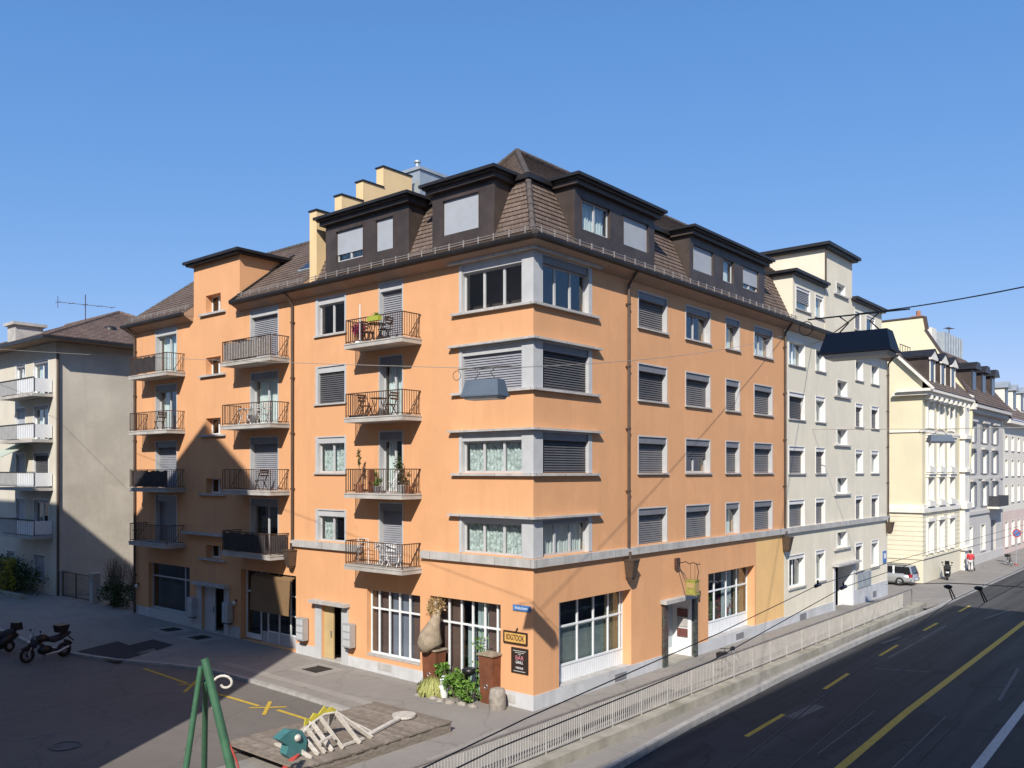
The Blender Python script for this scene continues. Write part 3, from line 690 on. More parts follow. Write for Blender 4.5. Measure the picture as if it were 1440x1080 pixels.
# dormers
def dormer(par, F, s0, s1, wins, z0=16.1, z1=18.47, m=None, stl=(), set_=.15, slab=True, front=None):
    F2 = F.back(set_); d = MB()
    wall(d, F2, s0, s1, z0, z1, wins, .3)
    for s in (s0, s1): d.poly([F.p(s, -set_, z0), F.p(s, -set_, z1), F.p(s, -1.5, z1), F.p(s, -1.5, z0 + .3)])
    d.quad(F.p(s0, -set_, z0), F.p(s1, -set_, z0), F.p(s1, .1, z0 - .06), F.p(s0, .1, z0 - .06))
    do = d.build('dormer', m or M['metalbrown'], par, True)
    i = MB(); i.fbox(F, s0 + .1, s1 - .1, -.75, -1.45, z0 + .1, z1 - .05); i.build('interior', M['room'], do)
    r = MB(); r.fbox(F, s0 - .16, s1 + .16, .06, -1.9, z1 - .16, z1 - .003); r.fbox(F, s0 - .22, s1 + .22, .18, -2.0, z1, z1 + .07, 0); r.fbox(F, s0 - .36, s1 + .3, .3, -2.1, z1 + .073, z1 + .18, 1); r.build('dormer_roof', [M['metalbrown'], M['metalblack']], do)
    for (a, b, c, e), st in zip(wins, stl):
        wo = window(par, F2, a, b, c, e, st, 0 if b - a < 1.4 else 1, depth=.16, box=0, sill=False, lin=front or M['metalbrown'], jl=.025, jr=.025, sashm=M['trim'], name='dormer_window', frac=.75)
        if st == 'screen' and False: wo
    return do
dormer(OB, FL, 1.87, 4.94, [(2.58, 4.42, 16.72, 18.05)], stl=['screen']); dormer(OB, FL, 6.22, 11.29, [(7.08, 8.14, 16.74, 18.04), (8.87, 10.62, 16.7, 18.02)], stl=['screen', 'halfscreen'])
dormer(OB, FR, 2.56, 8.1, [(2.98, 4.86, 16.84, 18.0), (5.74, 7.64, 16.84, 18.02)], stl=['curtain', 'screen']); dormer(OB, FR, 11.06, 18.78, [(11.32, 13.25, 16.88, 18.0), (14.17, 15.34, 16.86, 17.95), (16.26, 18.11, 16.88, 17.97)], stl=['screen', 'curtain', 'halfscreen'])
# stair tower on the left wing
t = MB(); TW = (STW[0], STW[1], 15.72, 16.62)
wall(t, FL, 17.48, 21.52, ZW, 18.2, [TW], .36); t.quad((0, 17.48, ZW), (3.4, 17.48, ZW), (3.4, 17.48, 18.2), (0, 17.48, 18.2)); t.quad((0, 21.52, ZW), (3.4, 21.52, ZW), (3.4, 21.52, 18.2), (0, 21.52, 18.2)); t.quad((3.4, 17.48, ZW), (3.4, 21.52, ZW), (3.4, 21.52, 18.2), (3.4, 17.48, 18.2))
to = t.build('stair_tower', M['orange'], OB, True)
r = MB(); r.box(-.28, 3.6, 17.2, 21.8, 18.14, 18.23); r.box(-.4, 3.7, 17.08, 21.92, 18.235, 18.36); r.build('tower_roof', M['metalblack'], to)
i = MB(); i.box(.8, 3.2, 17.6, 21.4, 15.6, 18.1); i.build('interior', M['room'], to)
wo = window(OB, FL, TW[0], TW[1], TW[2], TW[3], 'glass', 1, depth=.36, box=0, sill=False, jl=.02, jr=.02, lin=M['orange'], sashm=M['white'])
s = MB(); s.fbox(FL, 18.62, 20.85, .14, -.3, 15.6, 15.7); s.build('sill', M['stone'], wo)
# ground floor fronts
shop_front(OB, FL, *SHL1, .28, [.04, .26, .45, .64, .84], 2.6, M['white'], ['roombrown', 'roombrown', 'roomlilac', 'roomlilac', 'roombrown', 'roombrown'])
shop_front(OB, FL, *SHL2, .3, [.10, .27, .44, .60, .78], 2.5, M['white'], ['roombrown', 'roombrown', 'curtain', ('curtain', .1, 2.4), 'roombrown', 'roombrown'])
shop_front(OB, FL, *SHL3, .3, [.20], 2.55, M['trim'], [None, None])
shop_front(OB, FR, *SHR1, .45, [.115, .35, .57, .78, .955], 2.5, M['white'], [('roomgreen', 1.1, 2.45)] * 4 + ['ochre', 'ochre'], low=(1.08,))
shop_front(OB, FR, *SHR2, .45, [.28, .53, .76], 2.55, M['white'], [None, None, 'curtain', 'ochre'], low=(1.12,))
# glazed workshop front with awning
sw = MB(); sw.fbox(FL, 13.2, 16.1, -.3, -.36, .25, .75); swo = sw.build('workshop_front', M['trim'], OB, True)
f = MB()
for x in (13.18, 13.9, 14.75, 15.6, 16.15, 17.3): f.fbox(FL, x, x + .07, -.28, -.34, .3, 3.45)
for z in (.76, 1.62, 2.5): f.fbox(FL, 13.25, 15.6, -.285, -.335, z, z + .06)
f.fbox(FL, 16.22, 17.3, -.285, -.335, 2.45, 2.52); f.fbox(FL, 16.22, 17.3, -.285, -.335, .3, .55); f.build('frame', M['white'], swo)
p = MB(); p.fbox(FL, 13.2, 17.35, -.31, -.32, .32, 3.45); p.build('pane', M['glassdark'], swo)
a = MB(); pts = [FL.p(0, -.05, 3.42), FL.p(0, .22, 3.3), FL.p(0, .30, 1.78), FL.p(0, .27, 1.78), FL.p(0, .19, 3.25), FL.p(0, -.05, 3.38)]
a.prism([q + Vector((0, 13.3, 0)) for q in pts], (0, 2.9, 0)); a.build('awning', M['awning'], OB, True)
# entrances
def entrance(F, d, zt, sur, leafm, leaf, lint):
    a, b, z0, z1 = d[:4]
    l = MB(); l.fbox(F, a - .5, b + .5, .34, 0, z1 + .024, z1 + .15); do = l.build('entrance_canopy', M['stone'], OB, True)
    for c in (a - .42, b): q = MB(); q.fbox(F, c, c + .42, .05, 0, z0 - .15, z1 + .02); q.build('door_post', sur, do)
    s = MB(); s.fbox(F, a + .01, b - .01, .02, -.44, z0 - .12, z0 + .02); s.build('door_step', M['concrete'], do)
    k = MB(); k.fbox(F, a + leaf[0] * (b - a), a + leaf[1] * (b - a), -.1, -.16, z0 + .03, z1 - .02); ko = k.build('door', leafm, OB, True)
    h = MB(); hs = a + (leaf[0] * (b - a) + .1 if leaf[0] > .1 else leaf[1] * (b - a) - .1); h.fbox(F, hs - .02, hs + .02, -.04, -.1, z0 + .95, z0 + 1.2); h.build('handle', M['chrome'], ko)
entrance(FL, DL1, 2.5, M['trim'], M['ochre'], (.52, .99), None); entrance(FL, DL2, 2.5, M['trim'], M['trim'], (.5, .98), None)
# restaurant door in the right facade
l = MB(); l.fbox(FR, 8.3, 10.88, .3, 0, 2.604, 2.76); do = l.build('entrance_canopy', M['stone'], OB, True)
for a in (8.42, 10.98): q = MB(); q.fbox(FR, a, a + .33, .12, 0, -.2, 2.6); q.build('door_post', M['mosaic'], do)
q = MB(); q.fbox(FR, 10.9, 11.4, .2, 0, 2.604, 2.86); q.build('post_capital', M['mosaic'], do)
for a in (8.755, 10.9): l = MB(); l.fbox(FR, a, a + .075, .0, -.94, .06, 2.58); l.build('door_jamb', M['white'], do)
k = MB(); k.fbox(FR, 8.84, 10.89, -.88, -.94, .08, 2.58); ko = k.build('door', M['white'], OB, True)
k = MB()
for i in range(5): k.fbox(FR, 9.05, 9.75, -.86, -.885, .35 + i * .43, .35 + i * .43 + .3)
k.fbox(FR, 10.1, 10.8, -.86, -.885, .4, 2.3); k.build('door_glass', M['glassdark'], ko)
s = MB(); s.fbox(FR, 8.76, 10.97, .1, -.94, -.1, .055); s.build('door_step', M['concdark'], do)
for i, (z, m) in enumerate(((1.72, 'brownplaque'), (1.3, 'stone'), (.86, 'brownplaque'))):
    k = MB(); k.fbox(FR, 10.86, 10.898, -.16, -.66, z, z + .36); k.build('notice_plaque', M[m], do)
# small cellar vents in the plinth
for F, s, z in ((FR, 4.9, .06), (FR, 15.2, .12), (FL, 7.0, .25), (FL, .75, .12)):
    v = MB(); v.fbox(F, s, s + .8, .04, .03, z, z + .28)
    for i in range(7): v.fbox(F, s + .05 + i * .1, s + .1 + i * .1, .05, .04, z + .03, z + .25)
    v.build('cellar_vent', M['trimdark'] if F is FR else M['stone'], OB, True)

# ================================================================== CREAM BUILDING
CB = thing('apartment_building', 'cream rendered apartment building with a tall stair tower joined to the orange one', 'building', (XE, 0, 0))
XC0, XC1 = XE + .03, 38.1
CROW = [(1.86, 3.62), (5.08, 6.54), (7.94, 9.40), (10.83, 12.28), (13.70, 15.2)]
CCOL = [(21.45, 23.68, 1), (25.2, 26.72, 0), (31.75, 33.2, 0), (34.72, 36.3, 0)]
CST = [['glass', 'side', 'blind', 'left'], ['blind', 'blind', 'blind', 'blind'], ['blind', 'blind', 'left', 'left'], ['dark', 'left', 'blind', 'blind'], ['curtain', 'curtain', 'left', 'left']]
SCW = [(28.55, 30.35, z, z + .98) for z in (3.5, 6.72, 9.62, 12.5)]
CDO = (28.2, 31.3, -.3, 2.5, .9)
w = MB()
wall(w, FR, XC0, XC1, -.3, ZW, [(a, b, z0, z1) for a, b, _ in CCOL for z0, z1 in CROW] + SCW + [CDO], .4)
w.quad((XC1, 0, -.3), (XC1, 9, -.3), (XC1, 9, ZW), (XC1, 0, ZW)); w.quad((XC0, 9, -.3), (XC1, 9, -.3), (XC1, 9, ZW), (XC0, 9, ZW)); w.quad((XC0, 0, -.3), (XC0, 9, -.3), (XC0, 9, ZW), (XC0, 0, ZW))
w.build('wall', M['cream'], CB, True)
room_box(CB, XC0 + .2, XC1 - .3, 1.2, 8.5, -.2, 15.5)
for a, b, t in ((XC0, 27.95, .45), (31.55, XC1 + .02, .75)): pl = MB(); pl.fbox(FR, a, b, .03, 0, -.8, t); pl.build('plinth', M['plinth'], CB, True)
sc = MB(); sc.fbox(FR, XC0 - .01, XC1 + .14, .14, 0, 4.8, 5.08); sc.build('string_course', M['stone'], CB, True)
for r, (z0, z1) in enumerate(CROW):
    for c, (a, b, mu) in enumerate(CCOL):
        window(CB, FR, a, b, z0, z1, CST[r][c], mu, lin=M['creamtrim'], box=.2, depth=.3, boxm=M['creamtrim'], sill=r != 1, blindm=M['blinddark'] if CST[r][c] == 'dark' else M['blindgrey'])
for a, b, z0, z1 in SCW:
    wo = window(CB, FR, a, b, z0, z1, 'left', 1, lin=M['creamtrim'], box=0, depth=.36, sill=False)
    s = MB(); s.fbox(FR, a - .5, b + .45, .12, -.3, z0 - .1, z0 - .01); s.build('sill', M['stone'], wo)
l = MB(); l.fbox(FR, 27.8, 31.7, .4, 0, 2.504, 2.62); do = l.build('entrance_canopy', M['stone'], CB, True)
for a in (27.95, 31.3): d = MB(); d.fbox(FR, a, a + .25, .06, 0, -.35, 2.5); d.build('door_post', M['plinth'], do)
l = MB(); l.fbox(FR, 28.21, 30.2, -.82, -.89, -.25, 2.48); l.build('door', M['trimdark'], do); l = MB(); l.fbox(FR, 31.22, 31.295, -.0, -.88, -.25, 2.48); l.build('door_jamb', M['white'], do)
l = MB(); l.fbox(FR, 28.21, 31.29, .05, -.88, -.45, -.2); l.build('door_step', M['concrete'], do)
for s, z, ww in ((22.9, -.05, .9), (35.0, -.1, .7)):
    v = MB(); v.fbox(FR, s, s + ww, .04, .03, z, z + .4); v.build('cellar_vent', M['trimdark'], CB, True)
v = MB(); v.fbox(FR, 32.0, 34.6, .05, .031, .75, 1.75)
for i in range(3): v.fbox(FR, 32.05 + i * .86, 32.85 + i * .86, .07, .05, .8, 1.7)
v.build('letter_boxes', M['zinc'], CB, True)
downpipe(CB, FR, 37.95, 5.08, ZW, M['copper']); hopper_box(CB, FR, 37.9, 4.8, M['copper'])
for a, b in ((XC0, 26.6), (31.25, XC1 + .3)): cove(FR, a, b).build('soffit', M['soffit'], CB, True)
for a, b in ((XC0, 26.6), (31.25, XC1 + .35)): gu = MB(); gutter(gu, FR, a, b); gu.build('gutter', M['metalblack'], CB, True)
rf = MB()
for a, b in ((XE + .04, 26.64), (31.2, XC1 + .2)):
    for (o0, z0), (o1, z1) in zip(PO[:-1], PO[1:]): roof_plane(rf, FR.p(a, o0, z0), FR.p(b, o0, z0), FR.p(b, o1, z1), FR.p(a, o1, z1))
rf.quad((XC0, 1.2, 18.5), (XC1, 1.2, 18.5), (XC1, 9, 18.6), (XC0, 9, 18.6)); rf.quad((XC0, 9, ZW), (XC1, 9, ZW), (XC1, 9, 18.6), (XC0, 9, 18.6)); rf.poly([(XC1 + .05, -.4, ZW), (XC1 + .05, 1.2, 18.5), (XC1 + .05, 9, 18.6), (XC1 + .05, 9, ZW)])
CRF = rf.build('mansard_roof', M['tile'], CB, True)
snow_guard(CRF, [FR.p(XC0, .3, 15.98), FR.p(21.9, .3, 15.98)], M['guard'])
for s0, s1, ws, st in ((22.05, 26.64, [(22.45, 24.5, 16.78, 18.0), (25.2, 26.5, 16.72, 17.98)], ['half', 'left']), (31.2, 36.95, [(31.7, 32.85, 16.84, 17.97), (33.8, 35.6, 16.95, 18.0)], ['blind', 'glass'])):
    F2 = FR.back(.02); d = MB(); wall(d, F2, s0, s1, 16.0, 18.5, ws, .3)
    for s in (s0, s1): d.poly([FR.p(s, -.02, 16.0), FR.p(s, -.02, 18.5), FR.p(s, -1.35, 18.5), FR.p(s, -.1, 16.0)])
    do = d.build('dormer', M['cream'], CB, True)
    i = MB(); i.fbox(FR, s0 + .1, s1 - .1, -.7, -1.3, 16.2, 18.4); i.build('interior', M['room'], do)
    r = MB(); r.fbox(FR, s0 - .22, s1 if s0 < 30 else s1 + .2, .2, -2, 18.503, 18.6); r.fbox(FR, s0 - .34 if s0 < 30 else s0, s1 if s0 < 30 else s1 + .3, .34, -2, 18.604, 18.74); r.build('dormer_roof', M['metalblack'], do)
    for (a, b, c, e), sy in zip(ws, st): window(CB, F2, a, b, c, e, sy, 0, depth=.16, box=.14, lin=M['creamtrim'], boxm=M['creamtrim'], name='dormer_window')
t = MB(); wall(t, FR, 26.66, 31.18, ZW, 20.85, [(28.45, 30.0, 18.5, 19.2)], .3)
t.quad((26.66, 0, ZW), (26.66, 8, ZW), (26.66, 8, 20.85), (26.66, 0, 20.85)); t.quad((31.18, 0, ZW), (31.18, 8, ZW), (31.18, 8, 20.85), (31.18, 0, 20.85)); t.quad((26.66, 8, ZW), (31.18, 8, ZW), (31.18, 8, 20.85), (26.66, 8, 20.85))
to = t.build('stair_tower', M['cream'], CB, True)
i = MB(); i.box(27, 31, .8, 7, 16, 20.7); i.build('interior', M['room'], to)
r = MB(); r.box(26.4, 31.4, -.3, 8.2, 20.78, 20.9); r.box(26.25, 31.6, -.42, 8.4, 20.904, 21.08); r.build('tower_roof', M['metalblack'], to)
p = MB(); p.tube([(26.6, -.08, 20.8), (26.6, -.08, 18.7)], .05, 8); p.build('downpipe', M['copper'], to)
wo = window(CB, FR, 28.45, 30.0, 18.5, 19.2, 'left', 0, lin=M['creamtrim'], box=0, depth=.25, sill=False); s = MB(); s.fbox(FR, 28.0, 30.4, .12, -.25, 18.4, 18.49); s.build('sill', M['stone'], wo)
# ================================================================== YELLOW, BLUE-GREY AND OFF-WHITE HOUSES DOWN THE STREET
GF = -.3
YB = thing('apartment_building', 'pale yellow corner house with white window surrounds and rusticated ground floor', 'building', (46.5, 0, GF))
FY = Frame((46.5, 0), (1, 0), (0, -1)); FYS = Frame((46.5, 0), (0, 1), (-1, 0))
YW = [(1.15, 2.55), (4.3, 5.7), (7.5, 8.9)]; YR = [(1.85, 4.2), (5.9, 7.55), (8.5, 10.5), (11.4, 13.3)]
w = MB(); wall(w, FY, 0, 13.3, 4.9, 14.1, [(a, b, z0, z1) for a, b in YW for z0, z1 in YR[1:]], .3); wall(w, FYS, 0, 12, 4.9, 14.1)
w.poly([(46.5, 0, 14.1), (46.5, 12, 14.1), (46.5, 12, 17.17), (46.5, 2.1, 17.15), (46.5, 0, 14.92)]); w.quad((46.5, 12, GF), (59.8, 12, GF), (59.8, 12, 17.2), (46.5, 12, 17.2))
w.build('wall', M['lemon'], YB, True)
w = MB(); wall(w, FY, 0, 13.3, GF, 4.9, [(a, b, *YR[0]) for a, b in YW], .3); wall(w, FYS, 0, 12, GF, 4.9)
for k in range(9):
    z = 1.75 + k * .36
    w.fbox(FYS, -.03, 12, .035, 0, z, z + .31)
    for a, b in ((-.03, 1.0), (2.75, 4.1), (5.9, 7.3), (9.1, 13.3)): w.fbox(FY, a if a > 0 else 0, b, .035, 0, z, z + .31)
w.fbox(FYS, -.08, 12, .08, 0, GF - .2, 1.45); w.fbox(FY, 0, 13.3, .08, 0, GF - .2, 1.45); w.fbox(FYS, -.14, 12, .14, 0, 1.45, 1.62); w.fbox(FY, 0, 13.3, .14, 0, 1.45, 1.62)
w.build('rusticated_base', M['lemonlight'], YB, True)
room_box(YB, 47.6, 59, 1.2, 11, 0, 14)
t = MB()
for F, b in ((FYS, 12), (FY, 13.3)):
    t.fbox(F, -.2 if F is FYS else 0, b, .2, 0, 4.95, 5.3); t.fbox(F, -.12 if F is FYS else 0, b, .12, 0, 5.3, 5.55); t.fbox(F, -.1 if F is FYS else 0, b, .1, 0, 11.0, 11.18)
    t.fbox(F, -.45 if F is FYS else 0, b if F is FY else 2.0, .45, 0, 13.75, 14.0); t.fbox(F, -.7 if F is FYS else 0, b if F is FY else 1.7, .7, 0, 14.0, 14.2)
for i in range(9): t.fbox(FY, .3 + i * 1.45, .6 + i * 1.45, .62, 0, 13.45, 13.75)
t.fbox(FY, 11.3, 12.9, .4, 0, GF, 13.7); t.fbox(FY, 11.1, 13.1, .6, 0, 4.9, 5.4); t.fbox(FY, 11.1, 13.1, .6, 0, 8.0, 8.25); t.fbox(FY, 11.1, 13.1, .6, 0, 10.8, 11.1); t.fbox(FY, 11.1, 13.1, .62, 0, 1.4, 1.7)
t.build('cornices', M['stonewhite'], YB, True)
for c, (a, b) in enumerate(YW):
    for r, (z0, z1) in enumerate(YR):
        wo = window(YB, FY, a, b, z0, z1, 'curtain', 1, depth=.25, box=0, lin=M['stonewhite'], jl=.06, jr=.06, sillm=M['stonewhite'], sashm=M['white'])
        s = MB(); s.fbox(FY, a - .24, a, .16, 0, z0 - .1, z1 + .05); s.fbox(FY, b, b + .24, .16, 0, z0 - .1, z1 + .05); s.fbox(FY, a - .3, b + .3, .26, 0, z1 + .055, z1 + .28)
        if r in (1, 2): s.fbox(FY, a - .36, b + .36, .36, 0, z1 + .285, z1 + .4); s.fbox(FY, a - .2, b + .2, .3, 0, z0 - .5, z0 - .09)
        s.build('surround', M['stonewhite'], wo)
rf = MB(); o0, z0, o1, z1 = .72, 14.22, -2.1, 17.2
roof_plane(rf, FY.p(-.5, o0, z0), FY.p(13.3, o0, z0), FY.p(13.3, o1, z1), FY.p(-.1, o1, z1), .3); rf.quad((46.45, 2.1, 17.22), (59.8, 2.1, 17.22), (59.8, 12, 17.3), (46.45, 12, 17.3))
ro = rf.build('mansard_roof', M['tilelight'], YB, True)
v = MB(); 
for dx in (0, .22): v.bar((46.1 + dx, -.85, 14.15), (46.1 + dx, 2.4, 17.5), .1, .16)
v.build('verge_board', M['stonewhite'], ro)
for s in (1.5, 4.6, 7.7):
    d = MB(); d.hexa([FY.p(s, .1, 14.9), FY.p(s + 1.5, .1, 14.9), FY.p(s + 1.5, -2.0, 14.9), FY.p(s, -2.0, 14.9), FY.p(s, .1, 16.7), FY.p(s + 1.5, .1, 16.7), FY.p(s + 1.5, -2.0, 16.7), FY.p(s, -2.0, 16.7)]); do = d.build('dormer', M['metalbrown'], YB, True)
    d = MB(); d.fbox(FY, s + .02, s + .2, .16, .1, 14.9, 16.6); d.fbox(FY, s + 1.3, s + 1.48, .16, .1, 14.9, 16.6); d.fbox(FY, s - .15, s + 1.65, .32, .105, 16.55, 16.75); d.prism([FY.p(s - .2, .3, 16.76), FY.p(s + 1.7, .3, 16.76), FY.p(s + .75, .3, 17.3)], (0, 2.3, 0)); d.build('dormer_surround', M['stonewhite'], do)
    d = MB(); d.prism([FY.p(s - .3, .36, 16.80), FY.p(s + .75, .36, 17.42), FY.p(s + 1.8, .36, 16.80), FY.p(s + .75, .36, 17.32)], (0, 2.5, 0)); d.build('dormer_roof', M['metalblack'], do)
    d = MB(); d.fbox(FY, s + .25, s + 1.25, .115, .104, 15.0, 16.5); d.build('pane', M['carglass'], do)
tp = MB(); tp.leaves((50.5, 4.6, 18.4), 1.8, .9, 1.0, 380, .2)
for i in range(14): q = Vector((49 + i * .23, 4.4 + rnd.random() * .6, 17.25)); tp.tube([q, q + Vector((rnd.gauss(0, .3), rnd.gauss(0, .2), 1.7))], .02, 4)
tag(tp.build('terrace_shrub', M['leafdry']), 'dry twiggy shrub on the flat roof terrace of the yellow house', 'plant')
tr = MB()
for i in range(5): tr.tube([(52.2 + i * .7, 3.2, 17.25), (52.2 + i * .7, 3.2, 18.5)], .025, 6)
tr.bar((52.1, 3.2, 18.5), (55.1, 3.2, 18.5), .05); tr.bar((52.1, 3.2, 17.9), (55.1, 3.2, 17.9), .03)
tr.build('terrace_railing', M['iron'], YB, True)

BB = thing('apartment_building', 'blue-grey house with grey shutters, dark dormers and yellow gable wall', 'building', (59.85, 0, GF))
FB = Frame((59.85, 0), (1, 0), (0, -1)); BW = [(1.6, 3.1), (6.2, 8.0), (10.6, 12.3)]
BR = [(4.9, 7.0), (7.9, 9.9), (10.7, 12.3)]; BR0 = [(1.0, 2.6, .6, 3.2), (9.9, 12.2, GF, 3.4)]
w = MB(); wall(w, FB, 0, 15.2, GF, 14, [(a, b, z0, z1) for a, b in BW for z0, z1 in BR] + BR0 + [(5.6, 7.6, .8, 3.2)], .3)
w.build('wall', M['bluegrey'], BB, True)
w = MB(); g = [(GF, .0), (14.2, -.55), (20.6, 3.3), (21.75, 3.5), (21.7, 9), (GF, 12)]
w.prism([(59.86, y, z) for z, y in g], (.35, 0, 0)); w.build('gable_wall', M['gablelemon'], BB, True)
cpg = MB()
for (za, ya), (zb, yb) in zip(g[1:4], g[2:5]): cpg.bar((60.03, ya - .05, za + .08), (60.03, yb - .05, zb + .08), .5, .14)
cpg.build('gable_coping', M['copper'], BB, True)
cpg = MB(); cpg.hexa([(59.7, -.75, 13.4), (60.4, -.75, 13.4), (60.4, .1, 13.4), (59.7, .1, 13.4), (59.7, -.55, 14.6), (60.4, -.55, 14.6), (60.4, .6, 15.2), (59.7, .6, 15.2)]); cpg.build('gable_foot', M['stonewhite'], BB, True)
room_box(BB, 60.9, 74.6, 1.2, 11, 0, 13.8)
t = MB(); t.fbox(FB, .4, 15.2, .55, 0, 13.2, 13.6); t.fbox(FB, .4, 15.2, .85, 0, 13.6, 13.9); t.fbox(FB, 0, 15.2, .15, 0, 4.2, 4.5); t.fbox(FB, 0, 15.2, .12, 0, 7.35, 7.5); t.fbox(FB, 0, 15.2, .1, 0, GF - .2, .5); t.build('cornices', M['bluegrey'], BB, True)
for a, b in BW:
    for r, (z0, z1) in enumerate(BR):
        wo = window(BB, FB, a, b, z0, z1, 'curtain', 1, depth=.22, box=0, lin=M['stonewhite'], sillm=M['bluegrey'])
        
        for q in (a - .62, b + .08): s = MB(); s.fbox(FB, q, q + .54, .1, .02, z0, z1); s.build('shutter', M['shutter'], wo)
        s = MB(); s.fbox(FB, a - .3, b + .3, .3, 0, z1 + .15, z1 + .34); s.fbox(FB, a - .1, b + .1, .16, 0, z1 + .0, z1 + .15); s.build('hood', M['bluegrey'], wo)
for a, b, z0, z1 in BR0[:1] + [(5.6, 7.6, .8, 3.2)]: window(BB, FB, a, b, z0, z1, 'curtain', 1, depth=.22, box=0, lin=M['stonewhite'])
d = MB(); d.fbox(FB, 9.95, 12.15, -.24, -.3, GF, 3.35); d.build('door', M['shutter'], BB, True)
b = MB(); b.fbox(FB, 8.4, 12.8, 1.0, 0, 4.55, 4.75); bo = b.build('balcony', M['stonewhite'], BB, True); b = MB(); b.fbox(FB, 8.42, 12.78, .98, .93, 4.76, 5.75); b.fbox(FB, 8.42, 8.47, .93, .02, 4.76, 5.75); b.fbox(FB, 12.73, 12.78, .93, .02, 4.76, 5.75); b.build('railing', M['fabricdark'], bo)
rf = MB(); roof_plane(rf, FB.p(.4, .9, 13.95), FB.p(15.2, .9, 13.95), FB.p(15.2, -3.3, 19.4), FB.p(.4, -3.3, 19.4), .35); rf.quad((60.2, 3.3, 19.4), (75, 3.3, 19.4), (75, 12, 19.6), (60.2, 12, 19.6))
rf.build('roof', M['tile'], BB, True)
for s in (3.0, 6.9, 10.8):
    d = MB(); d.fbox(FB, s, s + 1.9, -.2, -3.2, 15.2, 17.2); do = d.build('dormer', M['metalbrown'], BB, True)
    d = MB(); d.prism([FB.p(s - .3, .2, 17.2), FB.p(s + .4, .2, 17.85), FB.p(s + 1.5, .2, 17.85), FB.p(s + 2.2, .2, 17.2)], (0, 3.4, 0)); d.build('dormer_roof', M['metalblack'], do)
    d = MB(); d.fbox(FB, s + .3, s + 1.6, -.16, -.199, 15.4, 17.0); d.build('pane', M['carglass'], do)
c = MB(); c.box(61.6, 62.4, 4.0, 4.8, 18.5, 22.1); c.box(61.5, 62.5, 3.9, 4.9, 22.1, 22.25); c.cyl((62, 4.4, 22.25), .2, .5, 10); c.build('chimney', M['terracotta'], BB, True)
c = MB(); c.box(65, 66.6, 4.0, 5.2, 18.5, 21.6); c.build('chimney', M['stonewhite'], BB, True)
for i in range(3): 
    pass
c = MB(); c.box(67.6, 74.6, 3.6, 8, 19.3, 21.5)
for i in range(8): c.box(67.6 + i, 67.68 + i, 3.52, 3.6, 19.3, 21.55)
c.build('roof_glasshouse', M['zinc'], BB, True)
a = thing('roof_antenna', 'thin television antenna on the roof of the blue-grey house', 'antenna', (75.5, 5, 18.9)); q = MB(); q.tube([(0, 0, 0), (0, 0, 4.2)], .04, 6); q.build('mast', M['iron'], a)
q = MB(); q.tube([(-1.2, 0, 4.0), (1.2, 0, 4.2)], .025, 5)
for i in range(6): x = -1 + i * .4; q.tube([(x, -.35, 4.02 + .08 * x), (x, .35, 4.02 + .08 * x)], .015, 5)
q.build('aerial', M['iron'], a)

WB = thing('apartment_building', 'off-white house with rose ground floor at the far end of the row', 'building', (75.1, 0, GF))
FW = Frame((75.1, 0), (1, 0), (0, -1)); WWX = [1.2, 4.4, 7.6, 10.8, 14.0, 17.2, 20.4]; WR = [(4.9, 6.7), (7.6, 9.3), (10.2, 11.7)]
w = MB(); wall(w, FW, 0, 26, 4.0, 13, [(x, x + 1.3, z0, z1) for x in WWX for z0, z1 in WR], .3); w.quad((75.12, .02, GF), (75.12, 12, GF), (75.12, 12, 17), (75.12, .02, 13)); w.build('wall', M['offwhite'], WB, True)
w = MB(); wall(w, FW, 0, 26, GF - .2, 4.0, [(x, x + 1.5, .4, 3.0) for x in WWX], .3); w.build('ground_floor', M['rose'], WB, True); room_box(WB, 76, 100, 1.2, 11, 0, 12.8)
for x in WWX:
    for z0, z1 in WR: window(WB, FW, x, x + 1.3, z0, z1, 'curtain', 1, depth=.22, box=0, lin=M['stonewhite'])
    window(WB, FW, x, x + 1.5, .4, 3.0, 'curtain', 1, depth=.22, box=0, lin=M['stonewhite'])
t = MB(); t.fbox(FW, 0, 26, .7, 0, 12.9, 13.3); t.build('cornices', M['stonewhite'], WB, True)
rf = MB(); roof_plane(rf, FW.p(0, .8, 13.35), FW.p(26, .8, 13.35), FW.p(26, -2.6, 17.4), FW.p(0, -2.6, 17.4), .4); rf.quad((75.1, 2.6, 17.4), (101, 2.6, 17.4), (101, 12, 17.5), (75.1, 12, 17.5)); rf.build('roof', M['tilelight'], WB, True)
for s in (2.0, 6.2, 10.4, 14.6, 18.8):
    d = MB(); d.fbox(FW, s, s + 1.8, -.2, -3, 14.4, 16.6); do = d.build('dormer', M['stonewhite'], WB, True); d = MB(); d.prism([FW.p(s - .2, .1, 16.6), FW.p(s + .9, .1, 17.3), FW.p(s + 2.0, .1, 16.6)], (0, 3.2, 0)); d.build('dormer_roof', M['zinc'], do)
    d = MB(); d.fbox(FW, s + .3, s + 1.5, -.16, -.199, 14.7, 16.4); d.build('pane', M['carglass'], do)

